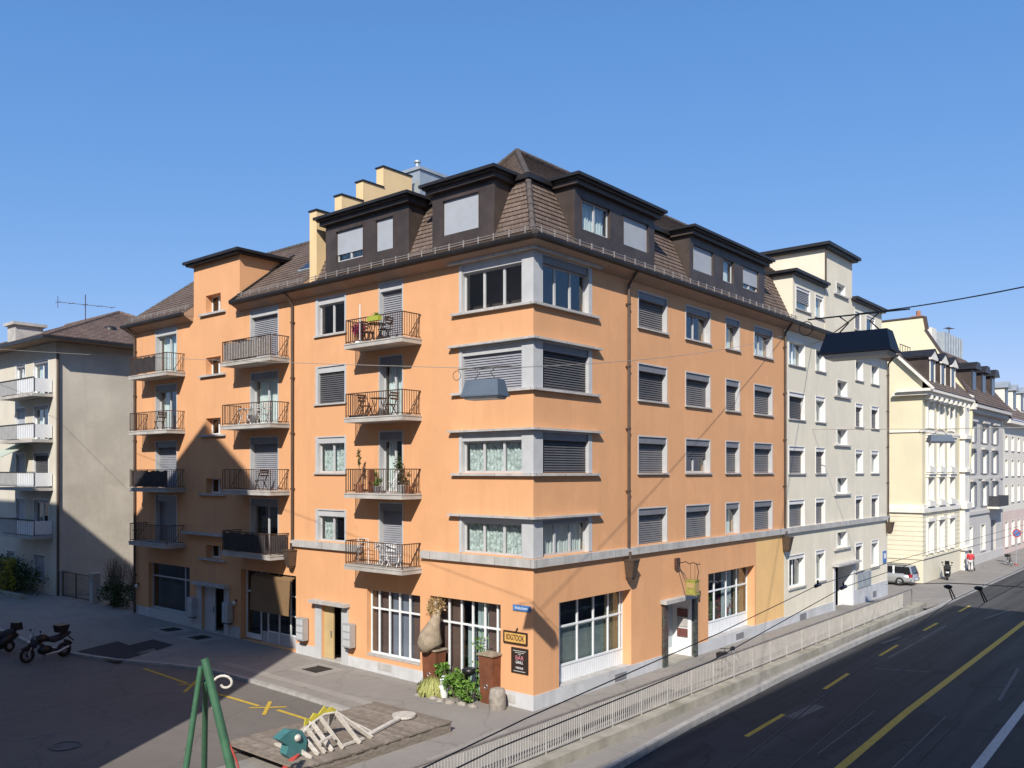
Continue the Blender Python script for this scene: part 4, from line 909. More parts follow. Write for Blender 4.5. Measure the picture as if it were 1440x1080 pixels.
# ================================================================== GREY HOUSE ON THE LEFT
HB = thing('apartment_building', 'grey rendered house with red-brown hipped roof and striped balconies behind the orange building', 'building', (-.35, 36.7, .5))
FHL = Frame((-.35, 36.7), (0, 1), (-1, 0)); FHR = Frame((-.35, 36.7), (1, 0), (0, -1)); HZ = 15.9
HW = []; HBZ = [4.15, 7.05, 9.98, 12.75]
for z in HBZ: HW += [(1.0, 3.3, z, z + 2.2), (4.5, 6.1, z + .75, z + 2.2), (9.5, 11.2, z + .75, z + 2.2)]
HW += [(1.5, 3.3, 1.4, 2.9), (6.2, 7.6, 1.4, 2.9)]
w = MB(); wall(w, FHL, 0, 22, .3, HZ, HW, .3); w.build('wall', M['palestucco'], HB, True)
w = MB(); wall(w, FHR, 0, 14, .3, HZ); w.quad((13.65, 36.7, .3), (13.65, 58.7, .3), (13.65, 58.7, HZ), (13.65, 36.7, HZ)); w.build('gable_wall', M['greystucco'], HB, True)
room_box(HB, .6, 12.5, 38, 58, .3, 15.5)
for i, (a, b, z0, z1) in enumerate(HW):
    window(HB, FHL, a, b, z0, z1, ['side', 'screen', 'screen', 'dark', 'screen', 'half', 'side', 'screen', 'glass', 'side', 'side', 'glass', 'screen', 'dark'][i], 1, depth=.2, box=.18, lin=M['white'], blindm=M['blindlight'] if i % 3 == 1 else None, sill=i % 3 != 0 or i > 11)
for k, z in enumerate(HBZ):
    b = MB(); b.fbox(FHL, .35, 5.6, 1.2, 0, z - .18, z); bo = b.build('balcony', M['concrete'], HB, True)
    p = MB(); p.fbox(FHL, 2.75, 5.55, 1.16, 1.1, z + .06, z + .92); p.fbox(FHL, 5.5, 5.55, 1.1, .05, z + .06, z + .92); p.build('balcony_panel', M['balcgrey'], bo)
    p = MB()
    for i in range(9): s = .4 + i * .27; p.fbox(FHL, s, s + .15, 1.16, 1.1, z + .06, z + .9)
    p.fbox(FHL, .4, .44, 1.1, .05, z + .1, z + .9); p.build('white_slats', M['white'], bo)
    p = MB(); p.fbox(FHL, .38, 2.74, 1.09, 1.05, z + .06, z + .88); p.fbox(FHL, .36, 5.57, 1.2, 1.05, z + .92, z + .97); p.build('railing', M['fabricdark'], bo)
aw = MB(); aw.prism([FHL.p(3.6, .1, 9.75), FHL.p(3.6, 1.75, 8.95), FHL.p(3.6, 1.75, 8.9), FHL.p(3.6, .1, 9.7)], (0, 2.8, 0)); aw.build('awning', M['awninggreen'], HB, True)
so = MB(); so.box(-1.35, 14.6, 35.7, 59.7, HZ + .02, HZ + .12); so.build('soffit', M['soffit'], HB, True)
rf = MB(); z = HZ + .14; ri = [(6.6, 43.2, 19.4), (6.6, 52, 19.4)]; q = [(-1.45, 35.6, z), (14.7, 35.6, z), (14.7, 59.8, z), (-1.45, 59.8, z)]
roof_plane(rf, q[3], q[0], ri[0], ri[1], .32); roof_plane(rf, q[0], q[1], (6.61, 43.2, 19.4), ri[0], .32); roof_plane(rf, q[1], q[2], ri[1], ri[0], .32); rf.poly([q[2], q[3], ri[1]])
ho = rf.build('hipped_roof', M['tilered'], HB, True); rg = MB(); ridge_caps(rg, [q[0], ri[0]], .14); ridge_caps(rg, [ri[0], ri[1]], .14); ridge_caps(rg, [q[1], ri[0]], .14); rg.build('ridge_tiles', M['tilered'], ho)
f = MB(); f.box(-1.5, 14.75, 35.52, 35.6, HZ - .0, HZ + .2); f.box(-1.53, -1.45, 35.6, 59.8, HZ - .0, HZ + .2); f.build('gutter', M['metalblack'], ho)
rw = MB(); rw.lathe((3.94, 38.8, 17.3), [(0, .4), (.24, .38), (.34, .05)], 14); rw.build('roof_vent', M['metalblack'], ho)
c = MB(); c.box(.8, 2.6, 46, 47.4, 16.2, 18.1); c.box(.6, 2.8, 45.8, 47.6, 18.1, 18.3); c.build('chimney', M['concrete'], HB, True)
v = MB(); v.tube([FHR.p(0.1, .1, .5), FHR.p(.1, .1, 15.2)], .07, 8); v.build('downpipe', M['copper'], HB, True)
a = thing('roof_antenna', 'wide television antenna on the red-brown roof of the grey house', 'antenna', (4.0, 42.6, 18.2)); q = MB(); q.tube([(0, 0, 0), (0, 0, 2.0)], .03, 6); q.build('mast', M['iron'], a); q = MB(); q.tube([(-1.2, 1.5, 1.5), (1.2, -1.5, 1.1)], .018, 5)
for i in range(5): t_ = i / 4; p_ = Vector((-1.2, 1.5, 1.5)).lerp(Vector((1.2, -1.5, 1.1)), t_); q.tube([p_ - Vector((.25, .2, .1)), p_ + Vector((.25, .2, .1))], .016, 5); 
q.tube([(-1.2, 1.5, 1.1), (-1.2, 1.5, 1.9)], .02, 5); q.build('aerial', M['iron'], a)

# ================================================================== HOUSES BEHIND THE PHOTOGRAPHER (their shadows fall into the picture)
def far_windows(par, F, xs, zs, w=1.3, h=1.7):
    first = None
    for x in xs:
        for z in zs:
            if first is None:
                f = MB(); f.fbox(F, x, x + w, .05, -.02, z, z + .06); f.fbox(F, x, x + w, .05, -.02, z + h - .06, z + h); f.fbox(F, x, x + .06, .05, -.02, z + .06, z + h - .06); f.fbox(F, x + w - .06, x + w, .05, -.02, z + .06, z + h - .06); f.fbox(F, x + w / 2 - .03, x + w / 2 + .03, .05, -.02, z + .06, z + h - .06)
                p = MB(); p.fbox(F, x + .06, x + w - .06, .03, .01, z + .06, z + h - .06)
                first = f.build('window', M['white'], par, True); p.build('pane', M['carglass'], first); base = (x, z)
            else:
                c = first.copy(); COL.objects.link(c); c.location = F.sd * (x - base[0]) + Vector((0, 0, z - base[1]))
                for ch in first.children: d = ch.copy(); COL.objects.link(d); d.parent = c
TB = thing('apartment_building', 'tall tenement with steep gable closing the far side of the square', 'building', (-20, 20, 0))
prof = [(.8, 0), (.8, 11.4), (1.1, 14.2), (1.5, 17.7), (3.2, 22), (4.5, 25.1), (5.1, 25.75), (8.72, 28.1), (15.72, 23.3), (50, 23.3), (50, 0)]
w = MB(); w.prism([(-20, y, z - .2) for y, z in prof], (-11, 0, 0)); w.build('wall', M['palestucco'], TB, True)
FT = Frame((-20, 0), (0, 1), (1, 0)); far_windows(TB, FT, [6 + i * 3.6 for i in range(12)], [1.2 + i * 3 for i in range(6)])
f = MB(); f.fbox(FT, 16.0, 50, .25, 0, 22.9, 23.1); f.build('eaves', M['metalblack'], TB, True)
OPB = thing('apartment_building', 'long street front on the opposite side of the road', 'building', (-40, -20.5, 0))
w = MB(); w.box(-95, 6.6, -32, -20.5, -1, 22.7); w.build('wall', M['offwhite'], OPB, True)
FO = Frame((0, -20.5), (1, 0), (0, 1)); far_windows(OPB, FO, [-60 + i * 3.4 for i in range(20)], [.8 + i * 3.1 for i in range(6)])
w = MB(); w.prism([(-95, -20, 22.75), (-95, -22.0, 25.8), (-95, -30.5, 25.8), (-95, -32.5, 22.75)], (102, 0, 0)); w.build('roof', M['tile'], OPB, True)
# ================================================================== GROUND, ROAD, PAVEMENT
g = MB(); g.quad((-600, -600, -2.2), (900, -600, -2.2), (900, 900, -2.2), (-600, 900, -2.2)); structure('ground', g, M['square'])
def sheet(name, xs, ys, m, lift=0.0, zf=gz, inside=None):
    b = MB(); idx = {}
    for i in range(len(xs) - 1):
        for j in range(len(ys) - 1):
            if inside and not inside((xs[i] + xs[i + 1]) / 2, (ys[j] + ys[j + 1]) / 2): continue
            b.quad(*[(x, y, zf(x, y) + lift) for x, y in ((xs[i], ys[j]), (xs[i + 1], ys[j]), (xs[i + 1], ys[j + 1]), (xs[i], ys[j + 1]))])
    return structure(name, b, m)
def rng(a, b, n): return [a + (b - a) * i / n for i in range(n + 1)]
YRL = -3.1                                                 # railing line
# square (asphalt) and the pavement along the orange building
sheet('square', rng(-70, 20, 18), [YRL + .25] + rng(0, 90, 18), M['square'], -.1, lambda x, y: gz(x, y) if x < 20 else gz(0, y))
kerb = [(-3.9, 4.6), (-3.8, 7.5), (-3.8, 10.5), (-3.95, 13.2), (-4.6, 15.2), (-5.7, 17.6), (-6.4, 20.3), (-6.6, 24), (-6.4, 30), (-6.3, 45)]
def kx(y):
    for (x0, y0), (x1, y1) in zip(kerb[:-1], kerb[1:]):
        if y0 <= y <= y1: return x0 + (x1 - x0) * (y - y0) / (y1 - y0)
    return kerb[0][0] if y < kerb[0][1] else kerb[-1][0]
b = MB(); ys = [YRL + .25, 0, 1.5, 3, 4.6] + [k[1] for k in kerb[1:]]
for y0, y1 in zip(ys[:-1], ys[1:]):
    xa, xb = (kx(y0), kx(y1)) if y0 >= 4.6 else (-34, -34)
    L = 0.0 if y0 >= 4.6 else -.004
    if y0 < 4.6: xa, xb = (-3.9, -3.9) if y0 >= 3 else (-34, -34)
    for t0, t1 in zip(rng(0, 1, 6)[:-1], rng(0, 1, 6)[1:]):
        xr = 1.0
        P = lambda t, x, y: (x + (xr - x) * t, y, gz(x + (xr - x) * t, y))
        b.quad(P(t0, xa, y0), P(t1, xa, y0), P(t1, xb, y1), P(t0, xb, y1))
structure('pavement', b, M['pavement'])
sheet('street_pavement', [1.0] + rng(4, 36, 8) + [36, 40, 47, 60, 90, 140], [YRL + .25, -2, -1, 0, .6], M['pavement'], .004)
sheet('side_street', [38.0, 40, 44, 46.6], rng(.6, 60, 6), M['pavement'], .0, lambda x, y: -.3)
sheet('corner_pavement', [33.2, 36, 40, 50, 70, 100, 140], [-3.75, -3.3, YRL + .25], M['pavement'], .0)
kb = MB()
for (x0, y0), (x1, y1) in zip(kerb[:-1], kerb[1:]):
    n = max(1, int(math.hypot(x1 - x0, y1 - y0) / 1.0))
    for i in range(n):
        ya = y0 + (y1 - y0) * (i + .01) / n; yb = y0 + (y1 - y0) * (i + .99) / n; xa, xb = kx(ya), kx(yb)
        kb.hexa([(xa - .22, ya, gz(0, ya) - .2), (xa, ya, gz(0, ya) - .2), (xb, yb, gz(0, yb) - .2), (xb - .22, yb, gz(0, yb) - .2), (xa - .2, ya, gz(0, ya) + .008), (xa, ya, gz(0, ya) + .008), (xb, yb, gz(0, yb) + .008), (xb - .2, yb, gz(0, yb) + .008)])
structure('square_kerb', kb, M['kerb'])
# street: retaining strip, lower lane, kerb, road
co = MB()
for i in range(25):
    xa = -16 + i * 2.0; xb = xa + 1.985; co.box(xa, xb, YRL - .42, YRL + .25, -.9, .03 + gz(xa + 1, 0) * 0)
structure('retaining_coping', co, M['concdark'])
cl = [(-40, -6.8), (-12, -5.45), (-2.2, -4.55), (3.0, -4.15), (11.5, -3.82), (21.5, -3.72), (33.3, -3.75), (60, -3.75), (140, -3.75)]
def ky(x):
    for (x0, y0), (x1, y1) in zip(cl[:-1], cl[1:]):
        if x0 <= x <= x1: return y0 + (y1 - y0) * (x - x0) / (x1 - x0)
    return cl[-1][1]
b = MB(); lz = lambda x: -.27 if x < 20 else -.27
for x0, x1 in zip(rng(-40, 20, 30)[:-1], rng(-40, 20, 30)[1:]): b.quad((x0, ky(x0), -.27), (x1, ky(x1), -.27), (x1, YRL - .3, -.27), (x0, YRL - .3, -.27))
structure('lower_footway', b, M['pavement'])
kb = MB(); x = -30.0
while x < 118:
    x1 = x + 1.0; zt = -.2 if x < 30 else -.285; kb.hexa([(x, ky(x) - .2, -.6), (x1 - .012, ky(x1) - .2, -.6), (x1 - .012, ky(x1) + .06, -.6), (x, ky(x) + .06, -.6), (x, ky(x) - .17, zt), (x1 - .012, ky(x1) - .17, zt), (x1 - .012, ky(x1) + .06, zt), (x, ky(x) + .06, zt)]); x = x1
structure('street_kerb', kb, M['kerb'])
b = MB(); xs = rng(-80, 140, 44)
for x0, x1 in zip(xs[:-1], xs[1:]):
    yy = [-45, -18, -12, -8, None]
    for ya, yb in zip(yy[:-1], yy[1:]):
        c0 = ky(max(x0, -40)) if yb is None else yb; c1 = ky(max(x1, -40)) if yb is None else yb
        b.quad((x0, ya, ROADZ), (x1, ya, ROADZ), (x1, c1, ROADZ), (x0, c0, ROADZ))
structure('road', b, M['road'])
def strip(name, pts, w, z, m):                             # painted band along points
    b = MB(); pts = [Vector((p[0], p[1], 0)) for p in pts]
    for a, c in zip(pts[:-1], pts[1:]):
        n = Vector((-(c - a).y, (c - a).x, 0)).normalized() * w / 2
        zz = [z(p.x, p.y) if callable(z) else z for p in (a, c)]
        b.quad((a.x - n.x, a.y - n.y, zz[0]), (c.x - n.x, c.y - n.y, zz[1]), (c.x + n.x, c.y + n.y, zz[1]), (a.x + n.x, a.y + n.y, zz[0]))
    return tag(b.build(name, m), kind='structure')
RZ = ROADZ + .004
strip('yellow_lane_line', [(-14, -9.75), (2.2, -9.42), (9.6, -9.18), (32.9, -8.9), (70, -8.7)], .26, RZ, M['yellowpaint'])
strip('white_edge_line', [(-6, -12.7), (4.7, -12.4), (13.1, -12.2), (40, -11.8)], .28, RZ, M['whitepaint'])
for a, c in (((3.2, -6.1), (6.4, -6.0)), ((10.8, -5.8), (14.0, -5.62)), ((18.5, -5.5), (21.6, -5.4)), ((26.5, -5.3), (29.4, -5.25)), ((34.5, -5.2), (37.4, -5.15)), ((-4.8, -6.4), (-1.8, -6.3))): strip('yellow_lane_dash', [a, c], .16, RZ, M['yellowpaint'])
for p, q, wd in (((1112, 1010), (1152, 992), .45), ((1405, 985), (1432, 940), .12), ((1250, 925), (1330, 880), .12), ((1385, 870), (1420, 858), .14), ((1230, 940), (1310, 945), .1), ((1240, 905), (1268, 895), .18)):
    strip('worn_road_marking', [gnd(*p, ROADZ), gnd(*q, ROADZ)], wd, RZ, M['fadedpaint'])
sq = lambda lift: (lambda x, y: gz(x, y) - .1 + lift)
G = lambda px, py, z=.08: tuple(gnd(px, py, z))[:2]
for a, c in (((203, 942), (263, 961)), ((308, 975), (364, 990)), ((390, 995), (445, 1011))): strip('yellow_square_line', [G(*a), G(*c)], .14, sq(.008), M['yellowpaint'])
for a, c in (((250, 963), (298, 962)), ((259, 973), (284, 951)), ((350, 993), (403, 991)), ((371, 1002), (380, 984))): strip('yellow_square_cross', [G(*a), G(*c)], .13, sq(.012), M['yellowpaint'])
for a, c in (((-2, 930), (22, 936)), ((18, 938), (62, 931)), ((22, 1040), (78, 1030)), ((75, 955), (115, 949))): strip('white_bay_line', [G(*a), G(*c)], .12, sq(.006), M['fadedpaint'])
def flat(name, pts, m, lift=.006, zf=gz):
    b = MB(); b.poly([(x, y, zf(x, y) + lift) for x, y in pts]); return tag(b.build(name, m), kind='structure')
flat('asphalt_patch', [G(p, q, .3) for p, q in ((108, 916), (165, 902), (182, 907), (215, 899), (245, 906), (205, 918), (165, 929))], M['patch'])
for p in ((240, 886), (281, 896), (446, 936)):
    x, y = G(*p, .3); flat('pale_patch', [(x - .75, y - .9), (x + .75, y - .9), (x + .75, y + .9), (x - .75, y + .9)], M['oldpatch'], .005)
flat('pale_patch', [G(*p, .2) for p in ((192, 920), (216, 914), (222, 918), (200, 926))], M['oldpatch']); 
flat('repair_strip', [(-3.3, 3.2), (-2.9, 3.2), (-2.9, 13.6), (-3.3, 13.6)], M['oldpatch'], .005)
for i, (a, c, w_) in enumerate((((1256, 1080), (1330, 1008), .05), ((950, 975), (1085, 905), .05), ((1085, 948), (1190, 902), .06), ((1010, 992), (1040, 1012), .04), ((1150, 1060), (1230, 1000), .05), ((1290, 1075), (1352, 1012), .04))): strip('tar_seam', [gnd(*a, ROADZ), gnd(*c, ROADZ)], w_, RZ + .003, M['rubber' if i % 2 else 'fadedpaint'])
RP = lambda *pp: flat('road_patch', [tuple(gnd(*p, ROADZ))[:2] for p in pp], M['roadpatch'], .003, lambda x, y: ROADZ)
RP((985, 1040), (1030, 1012), (1062, 1024), (1012, 1056)); RP((1085, 945), (1170, 905), (1205, 915), (1120, 958)); RP((1290, 1000), (1330, 960), (1372, 968), (1340, 1012))
flat('repair_strip', [(-1.5, -2.6), (5.5, -2.3), (5.5, -2.05), (-1.5, -2.3)], M['patch'], .008); flat('pale_patch', [(-6, -2.4), (-2.6, -2.4), (-2.2, -.4), (-5.8, -.8)], M['oldpatch'], .005)
for i, (px, py, r) in enumerate(((240, 886, .36), (281, 896, .36), (446, 936, .4))):
    x, y = G(px, py, .3); b = MB(); z = gz(x, y)
    for k in range(7): b.box(x - r, x + r, y - r * 1.1 + k * r * .32, y - r * 1.1 + k * r * .32 + r * .2, z + .008, z + .03)
    b.box(x - r, x - r + .05, y - r * 1.15, y + r * 1.15, z + .007, z + .034); b.box(x + r - .05, x + r, y - r * 1.15, y + r * 1.15, z + .007, z + .034)
    tag(b.build('light_well_grate', M['iron_grate']), ['square iron grate in front of the large dark shop window', 'square iron grate in front of the shaded side entrance', 'iron grate set in front of the sunlit house entrance'][i], 'grate', 'iron grates in the pavement')
x, y = G(92, 1053, -.05); b = MB(); b.cyl((x, y, gz(x, y) - .094), .36, .008, 28); b.ring((x, y, gz(x, y) - .088), (0, 0, 1), .4, .03, 28, 6); tag(b.build('manhole_cover', M['fadedpaint']), 'round manhole cover in the shaded square', 'manhole cover')
x, y = -4.6, 2.6
# street railing
RL = thing('street_railing', 'long pale steel railing along the pavement edge above the road', 'railing', (10, YRL, 0))
RX0, RX1, PAN = -15.2, 32.4, 1.7
n = int((RX1 - RX0) / PAN)
for i in range(n):
    xa = RX0 + i * PAN; xb = xa + PAN
    b = MB(); k = 15
    for j in range(1, k): x = xa + PAN * j / k; b.box(x - .009, x + .009, YRL - .012, YRL + .012, .13, .96)
    b.box(xa + .02, xb - .02, YRL - .018, YRL + .018, .11, .15); b.build('railing_panel', M['railgrey'], RL, True)
    b = MB(); b.box(xa - .018, xa + .018, YRL - .02, YRL + .02, .02, 1.0); b.build('post', M['railgrey'], RL, True)
b = MB(); b.tube([(RX0, YRL, 1.0), (RX1 - .1, YRL, 1.0), (RX1, YRL, .92), (RX1, YRL, .04)], .034, 8); b.build('handrail', M['railtop'], RL, True)

# ================================================================== OVERHEAD WIRES AND LAMPS
def sag(a, b, s, n=14):
    a, b = Vector(a), Vector(b); return [a.lerp(b, i / n) - Vector((0, 0, 4 * s * (i / n) * (1 - i / n))) for i in range(n + 1)]
def wire(name, pts, r, m, label, cat='wire', group=None):
    b = MB(); b.tube(pts, r, 6); return tag(b.build(name, m), label, cat, group)
LAMP_LABEL = ['blue-grey street lamp hanging in front of the orange corner windows', 'large navy street lamp hanging nearest in front of the cream house', 'small blue-grey street lamp hanging before the yellow house']
def street_lamp(c, ax, ln, wd, h, m, label, rot=0):
    t = thing('suspended_lamp', label, 'street lamp', c, math.atan2(ax[1], ax[0]), 'street lamps hung over the road'); l, w2 = ln / 2, wd / 2
    b = MB(); b.hexa([(-l, -w2, -h / 2), (l, -w2, -h / 2), (l, w2, -h / 2), (-l, w2, -h / 2), (-l * .86, -w2 * .62, h / 2), (l * .86, -w2 * .62, h / 2), (l * .86, w2 * .62, h / 2), (-l * .86, w2 * .62, h / 2)])
    b.box(-l - .015, l + .015, -w2 - .015, w2 + .015, -h / 2 - .035, -h / 2 - .002); b.build('housing', m, t)
    b = MB(); b.hexa([(-l * .86, -w2 * .75, -h / 2 - .1), (l * .86, -w2 * .75, -h / 2 - .1), (l * .86, w2 * .75, -h / 2 - .1), (-l * .86, w2 * .75, -h / 2 - .1), (-l * .93, -w2 * .9, -h / 2 - .04), (l * .93, -w2 * .9, -h / 2 - .04), (l * .93, w2 * .9, -h / 2 - .04), (-l * .93, w2 * .9, -h / 2 - .04)]); b.build('lens', M['lens'], t)
    b = MB()
    for s in (-.5, .5): b.tube([(s * ln * .6, 0, h / 2), (s * ln * .3, 0, h / 2 + .16), (s * ln * .55, 0, h / 2 + .27)], .012, 6)
    b.ring((-ln * .78, .0, h / 2 + .14), (0, 1, 0), .11, .008, 18, 5); b.tube([(-ln * .75, 0, h / 2 + .28), (ln * .7, 0, h / 2 + .28)], .013, 6); b.build('hanger', M['wire'], t)
    return t
L1 = dep(682, 545, 20.0); street_lamp(L1, (.17, -.985), 1.0, .5, .36, M['lampblue'], LAMP_LABEL[0])
L2 = dep(1208, 481, 13.4); street_lamp(L2, (.05, -1.0), 1.05, .55, .3, M['lampnavy'], LAMP_LABEL[1])
L3 = dep(1322, 616, 42); street_lamp(L3, (.64, -.77), 1.15, .5, .3, M['lampblue'], LAMP_LABEL[2])
U = Vector((0, 0, .44))
wire('span_wire', sag(dep(-140, 478, 66), L1 + U, .25), .009, M['wirepale'], 'pale span wire from the left carrying the lamp before the orange corner', group='span wires of the street lamps')
wire('span_wire', sag(L1 + U, (20.7, -.05, 15.05), .3), .010, M['wirepale'], 'pale span wire rising from the blue-grey lamp to the cream house', group='span wires of the street lamps')
wire('span_wire', sag(L2 + U, dep(1560, 377, 9.5), .05), .009, M['wire'], 'dark span wire rising across the sky from the navy lamp', group='span wires of the street lamps')
wire('span_wire', sag((24.6, -.05, 15.1), L2 + U, .1), .014, M['wire'], 'span wire between the navy lamp and the cream house wall', group='span wires of the street lamps')
wire('span_wire', sag((41, 60, 13.5), L3 + U, .2), .02, M['wirepale'], 'thin span wire at the far lamp crossing before the yellow house', group='span wires of the street lamps')
wire('span_wire', sag(L3 + U, (62, -30, 12.2), .2), .02, M['wirepale'], 'thin span wire leaving the far lamp towards the right', group='span wires of the street lamps')
WZ = 5.8
WL = ['contact wire nearest the building over the railing', 'second contact wire over the railing', 'contact wire over the middle of the dark road', 'contact wire farthest out over the dark road']
for i, pts in enumerate((((430, 1160), (740, 1010), (1010, 891), (1150, 823), (1248, 792), (1440, 738), (1560, 706)), ((480, 1160), (700, 1052), (1000, 930), (1186, 826), (1290, 790), (1440, 748), (1560, 716)), ((960, 1134), (1033, 1078), (1200, 946), (1340, 843), (1440, 798), (1560, 744)), ((1040, 1135), (1113, 1078), (1260, 950), (1385, 847), (1440, 818), (1560, 758)))):
    wire('contact_wire', [gnd(*p, WZ) for p in pts], .0065, M['wire'], WL[i], 'wire', 'contact wires over the road')
for i, p in enumerate(((1150, 823), (1186, 826))):
    b = MB(); q = gnd(*p, WZ); d = (gnd(p[0] + 20, p[1] - 9, WZ) - q).normalized(); b.tube([q - d * .22, q - d * .18, q + d * .18, q + d * .22], [.01, .035, .035, .01], 8); b.tube([q, q + Vector((0, 0, .1))], .02, 6)
    tag(b.build('wire_insulator', M['black']), ['black insulator on the contact wire nearest the cream house', 'black insulator on the second contact wire beside the cream door'][i], 'insulator', 'insulators on the contact wires')
cs = [dep(1335, 824, 1)]
for i, (a, c) in enumerate((((1333, 824), (1341, 843)), ((1376, 826), (1386, 847)))):
    q = gnd(*c, WZ); dq = (q - CAM).dot(CF); t = dep(a[0], a[1], dq); b = MB()
    b.lathe(t - Vector((0, 0, .05)), [(0, .02), (.02, .065), (.05, .075), (.07, .03)], 10); b.tube([t, q + Vector((-.06, 0, 0))], .012, 5); b.tube([t + Vector((.08, 0, 0)), q + Vector((.12, 0, 0))], .012, 5)
    tag(b.build('wire_hanger', M['black']), ['black hanger with two rods on the left road wire', 'black hanger with two rods on the right road wire'][i], 'wire hanger', 'hangers of the contact wires'); cs.append(t)
wire('span_wire', [dep(1244, 822, 46), cs[1] + Vector((0, 0, .05)), cs[2] + Vector((0, 0, .05)), dep(1480, 828, 8.5)], .008, M['wire'], 'thin cross wire carrying the two black hangers over the road', group='span wires of the contact wires')
# ================================================================== PLAY DECK, FISH SKELETON, SWING
DK = thing('timber_deck', 'low weathered timber deck of the playground on the square', 'deck', (-6.4, 2.1, 0))
b = MB(); x = -9.1
while x < -3.5:
    wdt = rnd.uniform(.13, .17); b.box(x, x + wdt - .012, .42 + rnd.uniform(-.02, .02), 3.95 + rnd.uniform(-.04, .04), .30, .35); x += wdt
b.build('planks', M['deck'], DK, True)
b = MB()
for z in (0, .15): b.box(-9.1, -3.5, .45, .52, z + .0, z + .145); b.box(-3.52, -3.45, .52, 3.9, z, z + .145); b.box(-9.1, -3.5, 3.85, 3.92, z, z + .145)
b.build('edge_beams', M['deck'], DK, True)
FS = thing('fish_skeleton', 'wooden fish skeleton play sculpture with teal head and pale ribs', 'play sculpture', (-7, 2.1, .35))
sp = [(-8.25, 1.95, .5), (-8.0, 2.0, .78), (-7.6, 2.05, 1.0), (-7.1, 2.1, 1.14), (-6.75, 2.1, 1.12)]
b = MB(); b.tube(sp, .035, 8); b.build('spine', M['bone'], FS, True)
b = MB()
for i, (p, w_) in enumerate(((sp[0], .12), (sp[1], .13), ((-7.8, 2.02, .9), .13), (sp[2], .14), ((-7.3, 2.08, 1.08), .12), (sp[4], .14))):
    b.bar((p[0] + .02, p[1] - .03, p[2] + .02), (p[0] + .05 + .03 * i, 1.25 + rnd.uniform(-.05, .05), .36), w_, .04, up=(1, 0, 0)); 
    b.bar((p[0] + .02, p[1] + .05, p[2]), (p[0] + .1 + .05 * i, 2.95, .36), w_, .04, up=(1, 0, 0))
b.bar((-6.72, 2.0, 1.1), (-6.0, 1.35, .37), .14, .05, up=(1, 0, 0)); b.bar((-6.6, 2.2, .95), (-5.75, 1.7, .37), .22, .05, up=(1, 0, 0)); b.bar((-7.9, 1.28, .7), (-7.45, 1.3, .78), .09, .05); b.bar((-7.0, 1.35, .40), (-6.3, 1.35, .42), .08, .06)
b.build('ribs', M['bone'], FS, True)
b = MB(); b.bar((-5.95, 1.55, .40), (-4.2, 2.1, .42), .16, .06); b.disc((-3.95, 2.2, .42), (0, 0, 1), .37, .07, 24); b.build('tail_paddle', M['bone'], FS, True)
b = MB(); hp = [(-8.95, .95), (-8.6, 1.12), (-8.2, 1.02), (-8.05, .72), (-8.1, .38), (-8.6, .36), (-8.72, .5), (-8.65, .72)]
b.prism([(x, 1.62, z) for x, z in hp], (0, .3, 0)); h = b.build('head', M['teal'], FS, True)
b = MB(); b.blob((-8.38, 1.58, .88), .1, .07, .1, 12, 8); b.build('eye', M['bone'], h); b = MB(); b.bar((-9.1, 1.3, .2), (-8.35, 1.65, .42), .16, .05); b.build('tongue', M['red'], h)
b = MB(); fp = [(-7.75, .95), (-7.7, 1.16), (-7.55, 1.1), (-7.42, 1.24), (-7.25, 1.18), (-7.05, 1.36), (-6.95, 1.24), (-6.8, 1.28), (-6.62, 1.16), (-6.7, 1.08), (-7.2, 1.1)]
b.prism([(x, 2.14, z) for x, z in fp], (0, .05, 0)); b.build('dorsal_fin', M['yellowfin'], FS, True)
FS.location += Vector((-.2, -.35, 0))
ap = dep(290, 934, 18.0); feet = [gnd(243, 1207, .05), gnd(286, 1150, .05), gnd(356, 1210, .05)]
SWG = thing('swing_frame', 'tall green timber swing frame at the lower edge of the square', 'swing', (feet[0].x, feet[0].y, 0))
for i, f_ in enumerate(feet):
    b = MB(); d = (ap - f_).normalized(); t_ = ap + d * (.12 if i == 2 else -.05) + Vector(((-.05, .1, 0), (.06, .12, -.35), (0, 0, 0))[i]); b.tube([f_, t_], [.1, .085] if i == 2 else [.07, .058], 14); b.build('leg', M['green'], SWG, True)
b = MB(); e = CR; q0 = ap + CR * .14 - Vector((0, 0, .42)); pts = [q0 - Vector((0, 0, .5)), q0]
for i in range(16): a = math.pi * (1 - i / 8.0); rr = .24 - .011 * i; pts.append(q0 + CR * (.24 + rr * math.cos(a)) + Vector((0, 0, rr * .8 * math.sin(a) + .02)))
b.tube(pts, .028, 8); b.build('curled_hook', M['bone'], SWG, True)
b = MB(); b.tube([q0 - Vector((0, 0, .4)), ap.lerp(feet[2], .5) + CR * .15, feet[2] + CR * .17], .022, 6); b.build('rope', M['red'], SWG, True)

